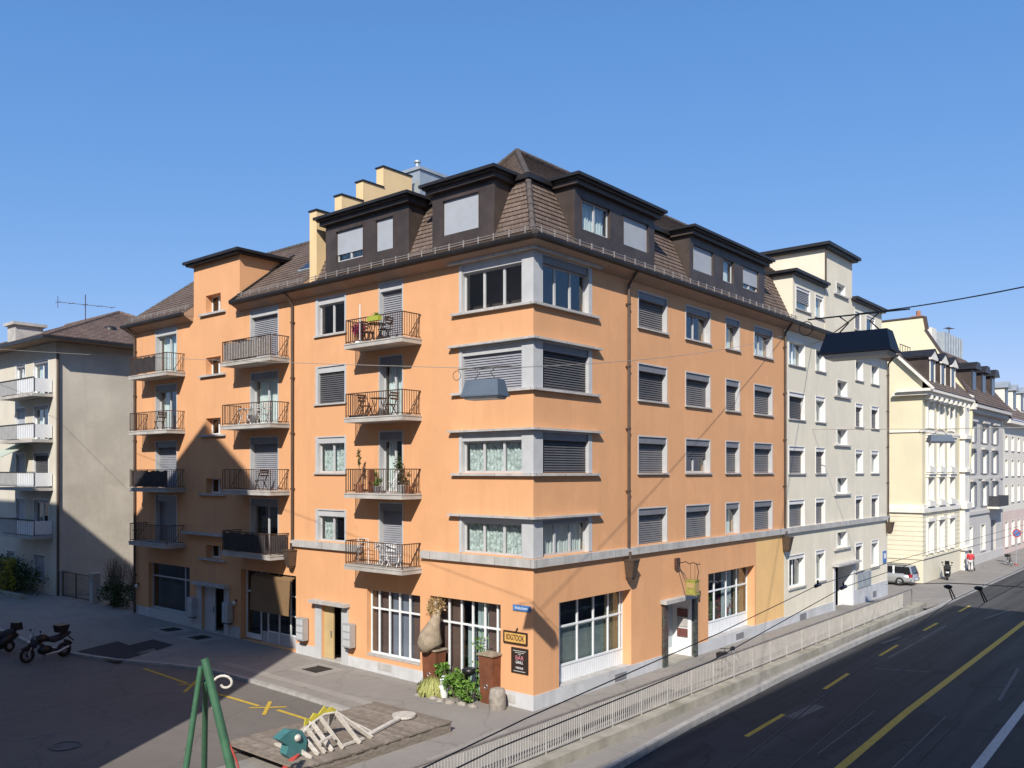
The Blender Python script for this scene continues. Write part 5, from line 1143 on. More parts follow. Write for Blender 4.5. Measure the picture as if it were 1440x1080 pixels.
# ================================================================== IN FRONT OF THE RESTAURANT
b = MB(); b.lathe((-.62, 1.05, -.02), [(0, .26), (.06, .29), (.4, .29), (.62, .275), (.72, .24), (.745, .15)], 18); b.v = [(x + rnd.gauss(0, .006), y + rnd.gauss(0, .006), z) for x, y, z in b.v]; tag(b.build('stone_bollard', M['granite']), 'rounded granite bollard at the building corner', 'bollard')
def rusty(x0, x1, y0, y1, h, label, lean=0):
    t = thing('rusty_column', label, 'planter column', ((x0 + x1) / 2, (y0 + y1) / 2, 0), 0, 'rusty columns beside the restaurant window'); b = MB()
    b.hexa([(x0, y0, -.03), (x1, y0, -.03), (x1, y1, -.03), (x0, y1, -.03), (x0 - .05, y0 - .05, h), (x1 + .05, y0 - .05, h), (x1 + .05, y1 + .05, h), (x0 - .05, y1 + .05, h)]); b.build('shaft', M['corten'], t, True)
    b = MB(); b.box(x0 - .1, x1 + .08, y0 - .1, y1 + .1, h + .002, h + .06); b.build('cap', M['sack'], t, True)
    b = MB(); b.ring((x0 - .03, (y0 + y1) / 2, .62), (1, 0, .1), .08, .018, 14, 6); b.build('ring_handle', M['chrome'], t, True)
rusty(-.42, .02, 4.2, 4.82, 1.5, 'rusty steel column under the jute sack'); rusty(-.4, .02, 1.48, 2.02, 1.68, 'rusty steel column behind the granite bollard')
b = MB(); b.tube([(-.2, 4.28, 3.0), (-.24, 4.32, 2.75), (-.32, 4.4, 2.4), (-.38, 4.5, 2.1), (-.38, 4.55, 1.8), (-.34, 4.55, 1.6), (-.3, 4.5, 1.54)], [.04, .13, .24, .38, .46, .42, .2], 16); b.v = [(x + rnd.gauss(0, .012), y + rnd.gauss(0, .015), z + rnd.gauss(0, .012)) for x, y, z in b.v]; tag(b.build('jute_sack', M['sack']), 'bulging jute sack tied on the left rusty column', 'sack')
b = MB()
for i in range(34): q = Vector((-.12 + rnd.gauss(0, .06), 4.45 + rnd.gauss(0, .12), 2.6)); b.tube([q, q + Vector((rnd.gauss(-.05, .1), rnd.gauss(0, .16), rnd.uniform(.4, .85)))], .008, 4)
b.leaves((-.16, 4.45, 3.05), .2, .42, .38, 420, .1); tag(b.build('dried_plant', M['leafdry']), 'dried brown plant bunch above the jute sack', 'plant')
def plant(name, m, label, c, r, n, size, group=None, droop=False, stems=8):
    t = thing(name, label, 'plant', (c[0], c[1], gz(*c[:2])), 0, group); b = MB()
    if droop:
        for i in range(n):
            a = rnd.uniform(0, 6.28); rr = rnd.uniform(.3, 1.15); p0 = Vector((math.cos(a) * r[0] * rr * .6, math.sin(a) * r[1] * rr * .6, r[2] * rnd.uniform(.9, 1.8))); p1 = Vector((math.cos(a) * r[0] * rr, math.sin(a) * r[1] * rr, rnd.uniform(.02, r[2])))
            u = Vector((-math.sin(a), math.cos(a), 0)) * size * .25; b.quad(p0 - u * .3, p1 - u, p1 - Vector((0, 0, size * .8)), p1 + u)
    else: b.leaves((0, 0, c[2]), r[0], r[1], r[2], n, size, shell=.3)
    b.build('foliage', m, t); b = MB()
    for i in range(stems): a = rnd.uniform(0, 6.28); b.tube([(.06 * math.cos(a), .06 * math.sin(a), -.03), (r[0] * .7 * math.cos(a), r[1] * .7 * math.sin(a), c[2] + rnd.uniform(-.1, .2))], .012, 4)
    b.build('stem', M['twig'], t)
plant('grass_tuft', M['leafpale'], 'drooping pale grass tuft beside the left rusty column', (-.78, 4.0, .4), (.5, .52, .36), 620, .17, droop=True)
plant('green_bush', M['leafgreen'], 'bright green bush in the middle of the restaurant window', (-.62, 2.95, .5), (.42, .52, .5), 760, .15); plant('green_bush', M['leafgreen'], 'smaller round green bush beside the right rusty column', (-.72, 2.3, .36), (.36, .36, .36), 620, .1)
plant('green_bush', M['leafgreen'], 'dark leafy shrub behind the pale grass tuft', (-.3, 3.75, .85), (.28, .4, .3), 260, .16)
b = MB(); pv = [Vector((-.15 + .05 * math.sin(i), 2.25 + .06 * math.sin(i * 1.7), .1 + i * .21)) for i in range(11)]; b.tube(pv, .015, 5); t = thing('climbing_plant', 'thin climbing plant with sparse leaves beside the right rusty column', 'plant', (-.15, 2.25, 0)); b.build('stem', M['twig'], t, True)
b = MB()
for i in range(260): q = rnd.choice(pv); b.leaf(q + Vector((rnd.gauss(-.03, .06), rnd.gauss(0, .14), rnd.gauss(0, .1))), .1)
b.build('foliage', M['leafgreen'], t, True)
b = MB(); b.lathe((-.75, 3.45, .0), [(0, .12), (.3, .17), (.42, .2), (.46, .18)], 12); b.blob((-.75, 3.45, .6), .16, .16, .2, 10, 7, 0, .2); tag(b.build('flower_pot', M['white']), 'white flower pot between the grass tuft and the green bush', 'flower pot')
b = MB(); b.lathe((-.3, 2.65, .85), [(0, .1), (.1, .24), (.2, .27), (.26, .2)], 14); b.cyl((-.3, 2.65, 0), .03, .86, 8); tag(b.build('plant_bowl', M['black']), 'dark bowl on a stand behind the bright green bush', 'bowl')
for i, (x, y) in enumerate(((-1.15, 3.6), (-1.2, 3.2), (-1.15, 2.75), (-1.05, 2.3), (-1.0, 1.85), (-1.15, 4.3))):
    b = MB(); b.blob((x, y, .04), .13 + .04 * (i % 3), .2, .1, 8, 6, 0, .3); tag(b.build('edging_stone', M['granite']), ['grey edging stone before the white flower pot', 'flat edging stone left of the bright green bush', 'edging stone right in front of the bright green bush', 'edging stone before the small round bush', 'edging stone at the foot of the right rusty column', 'edging stone at the foot of the pale grass tuft'][i], 'stone', 'edging stones of the planting')

# ================================================================== SIGNS AND WALL FITTINGS
sg = thing('street_sign', 'blue enamel street name sign at the building corner', 'sign', (0, .48, 3.4)); b = MB(); b.fbox(FL, .09, .87, .035, .012, 3.3, 3.5); b.build('plate', M['signblue'], sg, True); text_obj('Elisabethenstr.', .135, fmat(FL, .48, .037, 3.4, LR), M['white'], 'lettering', sg, .002, .78)
sg = thing('tavern_sign', 'ochre restaurant name board with dark lettering', 'sign', (0, .75, 2.35)); b = MB(); b.fbox(FL, .26, 1.24, .05, .012, 2.19, 2.55); b.build('board', M['signwood'], sg, True)
b = MB()
for z in (2.17, 2.54): b.fbox(FL, .23, 1.27, .075, .011, z, z + .04)
for s in (.23, 1.23): b.fbox(FL, s, s + .04, .075, .011, 2.21, 2.54)
b.bar(FL.p(.72, .06, 2.58), FL.p(.64, .06, 2.72), .03); b.build('frame', M['signdark'], sg, True); text_obj('IOGTOOK', .27, fmat(FL, .75, .056, 2.365, LR), M['signdark'], 'lettering', sg, .006, .62)
sg = thing('menu_poster', 'dark framed menu poster with pink heading and white lines', 'sign', (0, .57, 1.6)); b = MB(); b.fbox(FL, .2, .94, .04, .012, 1.18, 2.04); b.build('board', M['signdark'], sg, True)
text_obj('BAR', .2, fmat(FL, .57, .044, 1.70, LR), M['pink'], 'heading', sg, .003); text_obj('GRILL', .13, fmat(FL, .57, .044, 1.55, LR), M['white'], 'lettering', sg, .003); text_obj('MENUE', .1, fmat(FL, .57, .044, 1.36, LR), M['white'], 'lettering', sg, .003)
b = MB(); 
for z, w_ in ((1.94, .28), (1.88, .2), (1.25, .26), (1.82, .06)): b.fbox(FL, .57 - w_, .57 + w_, .046, .042, z - .012, z + .012)
b.build('ornament_lines', M['stone'], sg, True)
sg = thing('hanging_sign', 'olive lantern sign hanging from a curly iron bracket above the restaurant door', 'sign', (9.6, 0, 4.2))
b = MB(); b.fbox(FR, 9.45, 9.75, .12, .005, 3.95, 4.4); P = FR.p
b.tube([P(9.6, .1, 4.25), P(9.6, .3, 4.22), P(9.6, .45, 4.28), P(9.6, .6, 4.2), P(9.6, .8, 4.26), P(9.6, 1.0, 4.2), P(9.6, 1.12, 4.22)], .022, 6); b.tube([P(9.6, .1, 4.05), P(9.6, .3, 3.75), P(9.6, .45, 3.45), P(9.6, .58, 3.2)], .02, 6); b.tube([P(9.6, .95, 4.2), P(9.6, 1.05, 3.9), P(9.6, .98, 3.55)], .018, 6)
for o in (.68, .88): b.tube([P(9.6, o, 4.2), P(9.6, o, 3.5)], .008, 5)
b.build('bracket', M['iron'], sg, True); b = MB(); b.fbox(FR, 9.42, 9.78, .98, .56, 2.98, 3.5); b.fbox(FR, 9.4, 9.8, 1.0, .54, 3.5, 3.55); b.fbox(FR, 9.4, 9.8, 1.0, .54, 2.93, 2.98); b.build('lantern', M['olive'], sg, True)
b = MB(); b.fbox(FR, 9.405, 9.418, .93, .61, 3.22, 3.42); b.fbox(FR, 9.47, 9.73, .99, .982, 3.05, 3.42); b.build('panel', M['leafdry'], sg, True)
sg = thing('parking_sign', 'small blue square sign on the right end of the cream house', 'sign', (37.4, 0, 2.3)); b = MB(); b.fbox(FR, 37.1, 37.75, .05, .012, 1.95, 2.75); b.build('plate', M['signblue'], sg, True); b = MB(); b.fbox(FR, 37.22, 37.62, .056, .051, 2.25, 2.6); b.build('symbol', M['white'], sg, True)
for i, (s, z) in enumerate(((9.35, .95), (12.45, .85), (18.2, .95), (21.35, .9))):
    t = thing('letter_box', ['grey letter boxes right of the sunlit entrance', 'grey letter boxes left of the sunlit entrance', 'grey letter boxes right of the shaded entrance', 'grey letter boxes left of the shaded entrance'][i], 'letter boxes', (0, s, z), 0, 'letter box cabinets at the entrances')
    b = MB(); b.fbox(FL, s - .24, s + .24, .34, .06, z, z + .95); b.build('cabinet', M['zinc'], t, True); b = MB()
    for r in range(3):
        for c in range(2): b.fbox(FL, s - .21 + c * .22, s - .02 + c * .22, .352, .341, z + .06 + r * .3, z + .3 + r * .3)
    b.build('flaps', M['trim'], t, True); b = MB(); b.fbox(FL, s - .18, s + .18, .3, .08, z - .06, z - .002); b.build('bracket', M['iron'], t, True)
for i, s in enumerate((27.1, 17.75)):
    t = thing('wall_lamp', ['small round wall lamp at the far left building edge', 'small wall lamp beside the shaded entrance'][i], 'lamp', (0, s, 1.9)); b = MB(); b.blob(FL.p(s, .12, 1.9), .1, .1, .12); b.build('globe', M['lens'], t, True); b = MB(); b.fbox(FL, s - .05, s + .05, .1, .0, 1.94, 2.06); b.build('bracket', M['iron'], t, True)

for nm, lb, s, m, ct in (('cut_flowers', 'red flowers standing inside the right shop window', 15.6, 'flower', 'flowers'), ('window_plant', 'green plant standing inside the right shop window', 14.4, 'leafgreen', 'plant')):
    t = thing(nm, lb, ct, (s, .95, .5)); b = MB(); b.lathe(FR.p(s, -.95, .5), [(0, .15), (.5, .2), (.55, .18)], 12); b.build('vase', M['terracotta'], t, True); b = MB(); b.leaves(FR.p(s, -.9, 1.75), .45, .25, .65, 420, .17, shell=.1); b.build('bloom' if m == 'flower' else 'foliage', M['redbloom' if m == 'flower' else m], t, True)

# ================================================================== VEHICLES
def wheel(par, x, r=.3, w_=.1, y=0.0, spokes=8, rimm='chrome'):
    b = MB(); b.ring((x, y, r), (0, 1, 0), r - w_ * .5, w_ * .5, 26, 8); t_ = b.build('wheel', M['rubber'], par)
    b = MB(); b.ring((x, y, r), (0, 1, 0), r - w_ * 1.05, .022, 24, 6); b.tube([(x, y - .06, r), (x, y + .06, r)], .05, 10)
    for i in range(spokes): a = 6.283 * i / spokes; b.bar((x + .04 * math.cos(a), y, r + .04 * math.sin(a)), (x + (r - w_) * math.cos(a), y, r + (r - w_) * math.sin(a)), .022, .03, up=(0, 1, 0))
    b.build('rim', M[rimm], t_); return t_
def motorcycle(loc, rz, label):
    t = thing('motorcycle', label, 'motorcycle', loc, rz); wheel(t, .78, .31, .11, rimm='black'); wheel(t, -.76, .31, .15, rimm='black')
    b = MB(); b.blob((.05, 0, .42), .32, .17, .2, 12, 8); b.bar((.3, 0, .75), (-.1, 0, .35), .16, .12); b.bar((-.1, 0, .4), (-.72, 0, .32), .08, .1); b.build('engine', M['black'], t)
    b = MB(); b.tube([(.48, 0, .78), (.36, 0, .9), (.12, 0, .93), (-.1, 0, .84)], [.08, .17, .18, .1], 12); b.build('fuel_tank', M['black'], t)
    b = MB(); b.tube([(-.08, 0, .84), (-.3, 0, .8), (-.6, 0, .86), (-.95, 0, .98), (-1.05, 0, 1.0)], [.1, .15, .14, .09, .04], 10); b.bar((-.9, 0, .88), (-1.18, 0, .62), .14, .02); b.build('seat', M['darkcloth'], t)
    b = MB(); b.tube([(.40, 0, 1.0), (.58, 0, .7), (.68, 0, .62)], [.12, .2, .1], 12); b.build('fairing', M['lampnavy'], t)
    b = MB()
    for y in (-.09, .09): b.tube([(.78, y, .31), (.5, y, 1.02)], .03, 8)
    b.build('fork', M['chrome'], t); b = MB(); b.tube([(.3, -.4, 1.08), (.44, -.2, 1.06), (.48, 0, 1.03), (.44, .2, 1.06), (.3, .4, 1.08)], .018, 6)
    for y in (-.38, .38): b.tube([(.4, y * .7, 1.07), (.44, y, 1.24)], .01, 5); b.blob((.44, y, 1.27), .02, .08, .05, 8, 6)
    b.build('handlebar', M['black'], t); b = MB(); b.add([(.62, -.17, .98), (.62, .17, .98), (.44, .12, 1.38), (.44, -.12, 1.38), (.68, 0, .98), (.5, 0, 1.4)], [(0, 4, 5, 3), (4, 1, 2, 5)], 0, True); b.build('windscreen', M['glass'], t)
    b = MB(); b.blob((.72, 0, .84), .07, .09, .08); b.build('headlight', M['lens'], t); b = MB(); b.hexa([(-.78, -.2, 1.06), (-.45, -.2, 1.06), (-.45, .2, 1.06), (-.78, .2, 1.06), (-.88, -.26, 1.38), (-.42, -.25, 1.36), (-.42, .25, 1.36), (-.88, .26, 1.38)]); b.build('top_box', M['black'], t)
    b = MB(); b.tube([(.1, .16, .25), (-.4, .18, .28), (-.85, .19, .45)], [.03, .06, .055], 10); b.build('exhaust', M['chrome'], t); b = MB(); b.tube([(.78 + .36 * math.cos(a), 0, .31 + .36 * math.sin(a)) for a in (2.4, 1.9, 1.4, .9)], .06, 6); b.build('mudguard', M['black'], t); b = MB(); b.tube([(-.76 + .37 * math.cos(a), 0, .31 + .37 * math.sin(a)) for a in (2.6, 2.1, 1.6)], .06, 6); b.build('mudguard', M['black'], t); b = MB(); b.tube([(-.05, -.15, .3), (-.1, -.32, .02)], .015, 5); b.build('side_stand', M['chrome'], t)
def scooter(loc, rz, label, m=None):
    t = thing('scooter', label, 'scooter', loc, rz); wheel(t, .62, .25, .12, rimm='chrome'); wheel(t, -.55, .25, .13, rimm='chrome'); m = m or M['black']
    b = MB(); b.tube([(-.05, 0, .36), (-.2, 0, .5), (-.5, 0, .62), (-.9, 0, .68)], [.14, .23, .24, .1], 14); b.hexa([(-.2, -.17, .22), (.42, -.17, .2), (.42, .17, .2), (-.2, .17, .22), (-.2, -.17, .32), (.42, -.17, .32), (.42, .17, .32), (-.2, .17, .32)]); b.build('body', m, t)
    b = MB(); b.hexa([(.4, -.22, .25), (.56, -.16, .25), (.56, .16, .25), (.4, .22, .25), (.28, -.26, .98), (.4, -.2, 1.02), (.4, .2, 1.02), (.28, .26, .98)]); b.build('leg_shield', m, t)
    b = MB(); b.tube([(.05, 0, .74), (-.25, 0, .78), (-.6, 0, .84), (-.82, 0, .86)], [.1, .17, .17, .08], 12); b.build('seat', M['darkcloth'], t)
    b = MB(); b.tube([(.2, -.36, 1.08), (.34, -.15, 1.06), (.34, .15, 1.06), (.2, .36, 1.08)], .02, 6)
    for y in (-.34, .34): b.tube([(.28, y * .8, 1.07), (.3, y, 1.26)], .01, 5); b.blob((.3, y, 1.29), .02, .08, .055, 8, 6)
    b.build('handlebar', M['black'], t); b = MB(); b.hexa([(-1.05, -.2, .9), (-.72, -.2, .9), (-.72, .2, .9), (-1.05, .2, .9), (-1.02, -.17, 1.22), (-.74, -.17, 1.22), (-.74, .17, 1.22), (-1.02, .17, 1.22)]); b.build('top_box', m, t)
    b = MB(); b.fbox(Frame((loc[0] * 0, 0), (1, 0), (0, 1)), .44, .47, .16, -.16, 1.04, 1.4); b.build('windscreen', M['carglass'], t); b = MB(); b.box(-.965, -.94, -.1, .1, .6, .7); b.build('number_plate', M['white'], t)
    b = MB(); b.tube([(.62, .08, .25), (.44, .05, .9)], .03, 6); b.tube([(.62, -.08, .25), (.44, -.05, .9)], .03, 6); b.build('fork', M['chrome'], t)
motorcycle((-7.55, 19.95, gz(0, 20) - .1), math.pi + .12, 'dark touring motorcycle with a top box in the shaded square')
scooter((-8.5, 22.5, gz(0, 22.5) - .1), math.pi + .3, 'black scooter at the left edge behind the motorcycle')
scooter((50.1, -.85, -.3), .25, 'black scooter parked against the yellow house')
# silver estate car
t = thing('parked_car', 'silver estate car parked in the side street beside the yellow house', 'car', (44.75, 2.25, -.3), math.pi / 2)
sec = [(-2.28, .70, .36, .62, .30), (-2.2, .80, .30, .82, .0), (-1.6, .87, .22, .90, 0), (-.5, .88, .2, .90, 0), (.7, .88, .2, .92, 0), (1.5, .86, .22, .86, 0), (2.1, .78, .28, .72, 0), (2.3, .6, .36, .58, 0)]
vs = []; fs = []
for x, hw, zb, zt, _ in sec:
    for y, z in ((-hw * .9, zb), (-hw, zb + .16), (-hw, (zb + zt) / 2 + .06), (-hw * .94, zt), (hw * .94, zt), (hw, (zb + zt) / 2 + .06), (hw, zb + .16), (hw * .9, zb)): vs.append((x, y, z))
for i in range(len(sec) - 1):
    for k in range(8): fs.append((i * 8 + k, i * 8 + (k + 1) % 8, (i + 1) * 8 + (k + 1) % 8, (i + 1) * 8 + k))
b = MB(); b.add(vs, fs + [tuple(range(8)), tuple(range(56, 64))], 0, True)
b.hexa([(-2.02, -.66, 1.38), (.15, -.66, 1.4), (.15, .66, 1.4), (-2.02, .66, 1.38), (-1.85, -.55, 1.45), (0, -.58, 1.47), (0, .58, 1.47), (-1.85, .55, 1.45)])
for x0, x1 in (((-2.2, .86), (-2.02, 1.4)), ((-.95, .88), (-.9, 1.4)), ((.0, .9), (.0, 1.4)), ((1.05, .9), (.1, 1.4))):
    for s in (-1, 1): b.bar((x0[0], s * .83, x0[1]), (x1[0], s * .67, x1[1]), .09, .05)
b.build('body', M['silver'], t)
b = MB(); b.hexa([(-2.19, -.82, .85), (1.05, -.82, .88), (1.05, .82, .88), (-2.19, .82, .85), (-2.01, -.655, 1.385), (.14, -.655, 1.395), (.14, .655, 1.395), (-2.01, .655, 1.385)]); b.build('windows', M['carglass'], t)
for s in (-1, 1): b = MB(); b.hexa([(-2.26, s * .80, .66), (-2.0, s * .885, .66), (-2.0, s * .8, .66), (-2.24, s * .62, .66), (-2.22, s * .80, .88), (-2.02, s * .875, .88), (-2.02, s * .8, .88), (-2.21, s * .62, .88)]); b.build('tail_light', M['redlight'], t)
for x in (-1.38, 1.4):
    for s in (-1, 1): wheel(t, x, .32, .17, s * .82, 10)
b = MB(); b.hexa([(-2.33, -.75, .32), (-2.2, -.84, .32), (-2.2, .84, .32), (-2.33, .75, .32), (-2.33, -.75, .56), (-2.2, -.84, .56), (-2.2, .84, .56), (-2.33, .75, .56)]); b.build('bumper', M['silver'], t); b = MB(); b.box(-2.345, -2.33, -.26, .26, .42, .54); b.build('number_plate', M['white'], t)
b = MB(); b.box(-1.8, -.1, -.6, -.57, 1.47, 1.51); b.box(-1.8, -.1, .57, .6, 1.47, 1.51); b.build('roof_rail', M['black'], t)
# bicycle behind the railing
def bicycle(loc, rz, label, m, lean=.12):
    t = thing('bicycle', label, 'bicycle', loc, rz)
    for x in (-.53, .53):
        b = MB(); b.ring((x, 0, .34), (0, 1, 0), .33, .016, 30, 6); w_ = b.build('wheel', M['rubber'], t); b = MB()
        for i in range(14): a = 6.283 * i / 14; b.tube([(x, 0, .34), (x + .32 * math.cos(a), 0, .34 + .32 * math.sin(a))], .003, 3)
        b.tube([(x, -.04, .34), (x, .04, .34)], .03, 8); b.build('spokes', M['chrome'], w_)
    b = MB(); A, B_, Cc, D = (-.08, 0, .3), (-.2, 0, .78), (.38, 0, .82), (.43, 0, .66)
    for p, q in ((A, B_), (B_, Cc), (A, D), (Cc, D), (A, (-.53, 0, .34)), (B_, (-.53, 0, .34)), (D, (.53, 0, .34)), (B_, (-.24, 0, .92))): b.tube([p, q], .018, 6)
    b.build('frame', m, t); b = MB(); b.tube([(-.36, 0, .94), (-.24, 0, .95), (-.1, 0, .94)], [.09, .07, .03], 8); b.build('saddle', M['black'], t)
    b = MB(); b.tube([(.38, 0, .82), (.36, 0, 1.02)], .016, 6); b.tube([(.22, -.28, 1.0), (.36, -.12, 1.04), (.36, .12, 1.04), (.22, .28, 1.0)], .014, 6); b.build('handlebar', M['black'], t)
    b = MB(); b.ring((-.08, 0, .3), (0, 1, 0), .09, .012, 14, 5); b.bar((-.08, .08, .3), (.06, .1, .2), .02); b.bar((-.08, -.08, .3), (-.22, -.1, .4), .02); b.build('crank', M['chrome'], t); b = MB(); b.box(-.75, -.35, -.08, .08, .74, .76); b.build('carrier', M['black'], t); b = MB(); b.box(.5, .82, -.16, .16, .72, .95); b.build('basket', M['black'], t)
    t.rotation_euler = (-lean, 0, rz)
bicycle((9.3, -2.66, .0), math.pi, 'dark bicycle with basket leaning behind the pale street railing', M['black'], -.12); bicycle((64.4, -2.55, -.3), .4, 'dark bicycle leaning at the round no stopping sign', M['black'], .1)
t = thing('traffic_sign', 'round red and blue no stopping sign on a pole', 'sign', (65.2, -2.9, -.3)); b = MB(); b.cyl((0, 0, 0), .035, 3.1, 10); b.build('pole', M['zinc'], t); b = MB(); b.disc((0, -.05, 2.85), (-.8, -.6, 0), .38, .02, 28); b.build('red_disc', M['red'], t); b = MB(); b.disc((-.016, -.062, 2.85), (-.8, -.6, 0), .28, .012, 28); b.build('blue_disc', M['signblue'], t)
b = MB(); b.bar((-.03 - .16 - .0, -.07 + .21, 2.65), (-.03 + .12, -.07 - .16, 3.05), .07, .02, up=(-.8, -.6, 0)); b.cyl((0, 0, 0), .14, .12, 12); b.build('cross_bar', M['red'], t)
# person in a red jacket with a stroller
def skin_mesh(name, verts, edges, rad, m, par, root=0, sub=1):
    me = bpy.data.meshes.new(name); me.from_pydata(verts, edges, []); o = bpy.data.objects.new(name, me); COL.objects.link(o)
    md = o.modifiers.new('skin', 'SKIN'); md.use_smooth_shade = True
    for i, r in enumerate(rad): me.skin_vertices[0].data[i].radius = (r, r) if not isinstance(r, tuple) else r
    me.skin_vertices[0].data[root].use_root = True
    ms = o.modifiers.new('sub', 'SUBSURF'); ms.levels = sub; ms.render_levels = sub
    dg = bpy.context.evaluated_depsgraph_get(); dg.update(); nm = bpy.data.meshes.new_from_object(o.evaluated_get(dg)); bpy.data.objects.remove(o); nm.name = name; nm.materials.clear(); nm.materials.append(m)
    for p in nm.polygons: p.use_smooth = True
    q = bpy.data.objects.new(name, nm); COL.objects.link(q); q.parent = par; return q
PT = thing('person', 'person in a red jacket and pale trousers walking along the far pavement', 'person', (57.2, -.95, -.3), .15)
V = [(0, 0, .95), (0, 0, 1.18), (.02, 0, 1.38), (.04, 0, 1.5), (.07, 0, 1.62), (.07, 0, 1.72),
     (0, .1, .9), (.12, .11, .5), (.06, .11, .08), (.2, .12, .03), (0, -.1, .9), (-.02, -.11, .5), (-.28, -.11, .14), (-.16, -.11, .04),
     (.02, .19, 1.4), (.06, .24, 1.13), (.26, .22, .98), (.34, .2, .96), (.02, -.19, 1.4), (.06, -.24, 1.13), (.26, -.22, .98), (.34, -.2, .96),
     (.4, .17, .95), (.4, .19, .93), (.405, .21, .93), (.4, .225, .94), (.36, .15, .99), (.4, -.17, .95), (.4, -.19, .93), (.405, -.21, .93), (.4, -.225, .94), (.36, -.15, .99)]
Eg = [(0, 1), (1, 2), (2, 3), (3, 4), (4, 5), (0, 6), (6, 7), (7, 8), (8, 9), (0, 10), (10, 11), (11, 12), (12, 13), (2, 14), (14, 15), (15, 16), (16, 17), (2, 18), (18, 19), (19, 20), (20, 21), (17, 22), (17, 23), (17, 24), (17, 25), (16, 26), (21, 27), (21, 28), (21, 29), (21, 30), (20, 31)]
rad = [.13, .12, .13, .06, .1, .08, .09, .065, .045, .04, .09, .065, .045, .04, .06, .05, .036, .035, .06, .05, .036, .035] + [.009] * 4 + [.011] + [.009] * 4 + [.011]
body = skin_mesh('body', V, Eg, rad, M['skin'], PT)
skin_mesh('jacket', [(0, 0, .9), (0, 0, 1.05), (0, 0, 1.22), (.02, 0, 1.4), (.03, 0, 1.49), (.02, .2, 1.4), (.06, .25, 1.13), (.25, .22, .99), (.02, -.2, 1.4), (.06, -.25, 1.13), (.25, -.22, .99)], [(0, 1), (1, 2), (2, 3), (3, 4), (3, 5), (5, 6), (6, 7), (3, 8), (8, 9), (9, 10)], [.17, .17, .165, .165, .085, .085, .07, .055, .085, .07, .055], M['jacket'], PT)
skin_mesh('trousers', [(0, 0, .95), (0, .1, .88), (.12, .11, .5), (.05, .11, .1), (0, -.1, .88), (-.02, -.11, .5), (-.27, -.11, .17)], [(0, 1), (1, 2), (2, 3), (0, 4), (4, 5), (5, 6)], [.15, .11, .085, .068, .11, .085, .068], M['trousers'], PT)
b = MB(); b.blob((.05, 0, 1.69), .115, .105, .115, 14, 10); b.blob((.0, 0, 1.62), .09, .1, .1, 12, 8); b.build('hair', M['hair'], PT)
b = MB(); b.blob((.19, 0, 1.63), .03, .015, .022, 8, 6); b.blob((.15, .105, 1.64), .02, .015, .03, 6, 5); b.blob((.15, -.105, 1.64), .02, .015, .03, 6, 5); b.build('face_features', M['skin'], PT)
b = MB()
for x, y, z in ((.12, .11, .05), (-.22, -.11, .09)): b.blob((x, y, z), .15, .055, .055, 10, 6)
b.build('shoes', M['darkcloth'], PT)
ST = thing('stroller', 'dark stroller pushed by the person in the red jacket', 'stroller', (57.9, -.85, -.3), .15)
b = MB(); b.tube([(-.1, 0, .45), (.1, 0, .5), (.35, 0, .62), (.42, 0, .85)], [.12, .2, .22, .1], 12); b.build('seat', M['darkcloth'], ST); b = MB()
for y in (-.22, .22): b.tube([(-.28, y, .98), (.0, y, .5), (.42, y, .12)], .016, 6); b.tube([(.12, y, .5), (-.2, y, .12)], .016, 6)
b.tube([(-.28, -.22, .98), (-.28, .22, .98)], .018, 6); b.build('frame', M['chrome'], ST)
for x in (-.2, .42):
    for y in (-.25, .25): b = MB(); b.ring((x, y, .12), (0, 1, 0), .1, .022, 16, 6); b.build('wheel', M['rubber'], ST)

# ================================================================== HEDGE, SHRUBS AND GATE ON THE LEFT
hz_ = gz(0, 40) - .02
t = thing('hedge', 'dark clipped hedge in front of the grey house', 'hedge', (-1.2, 43, hz_)); b = MB(); b.leaves((0, 0, .85), .85, 5.6, 1.15, 5200, .16, shell=.2); b.build('foliage', M['leafdark'], t); b = MB()
b.tube([(0, -5, .02), (0, 5, .02)], .04, 5)
for i in range(16): q = Vector((rnd.gauss(0, .02), -4.8 + i * .62, -.05)); b.tube([q, q + Vector((rnd.gauss(0, .15), rnd.gauss(0, .2), 1.2))], .025, 5)
b.build('stem', M['twig'], t)
def shrub(name, label, c, r, n, m, ls, ns):
    t = thing(name, label, 'shrub', c); b = MB(); b.leaves((0, 0, r[2] * 1.0), r[0], r[1], r[2], n, ls, shell=.25); b.build('foliage', m, t); b = MB()
    for i in range(ns):
        a = rnd.uniform(0, 6.28); q = Vector((.12 * math.cos(a), .12 * math.sin(a), -.05)); e = Vector((r[0] * .9 * math.cos(a) * rnd.random(), r[1] * .9 * math.sin(a) * rnd.random(), r[2] * rnd.uniform(1.3, 2.0))); m_ = q.lerp(e, .5) + Vector((rnd.gauss(0, .08), rnd.gauss(0, .08), .1)); b.tube([q, m_, e], [.025, .015, .005], 4)
        for k in range(3): f_ = m_.lerp(e, .3 * k + .1); b.tube([f_, f_ + Vector((rnd.gauss(0, .2), rnd.gauss(0, .2), rnd.uniform(.1, .5)))], .005, 3)
    b.build('branches', M['twig'], t)
shrub('forsythia_bush', 'yellow flowering bush in front of the hedge', (-1.9, 40.6, hz_), (.8, 1.9, 1.1), 1900, M['leafyellow'], .11, 18)
shrub('bare_shrub', 'bare twiggy shrub beside the gate of the grey house', (.9, 31.6, gz(0, 31)), (1.0, 1.0, 1.35), 160, M['leafdry'], .07, 70); shrub('bare_shrub', 'bare twiggy shrub next to the end of the orange building', (1.0, 29.2, gz(0, 29)), (.9, 1.0, 1.35), 160, M['leafdry'], .07, 70)
shrub('evergreen_shrub', 'dark evergreen shrub under the bare shrubs', (.3, 30.2, gz(0, 30)), (.7, 1.7, .8), 1500, M['leafdark'], .14, 14)
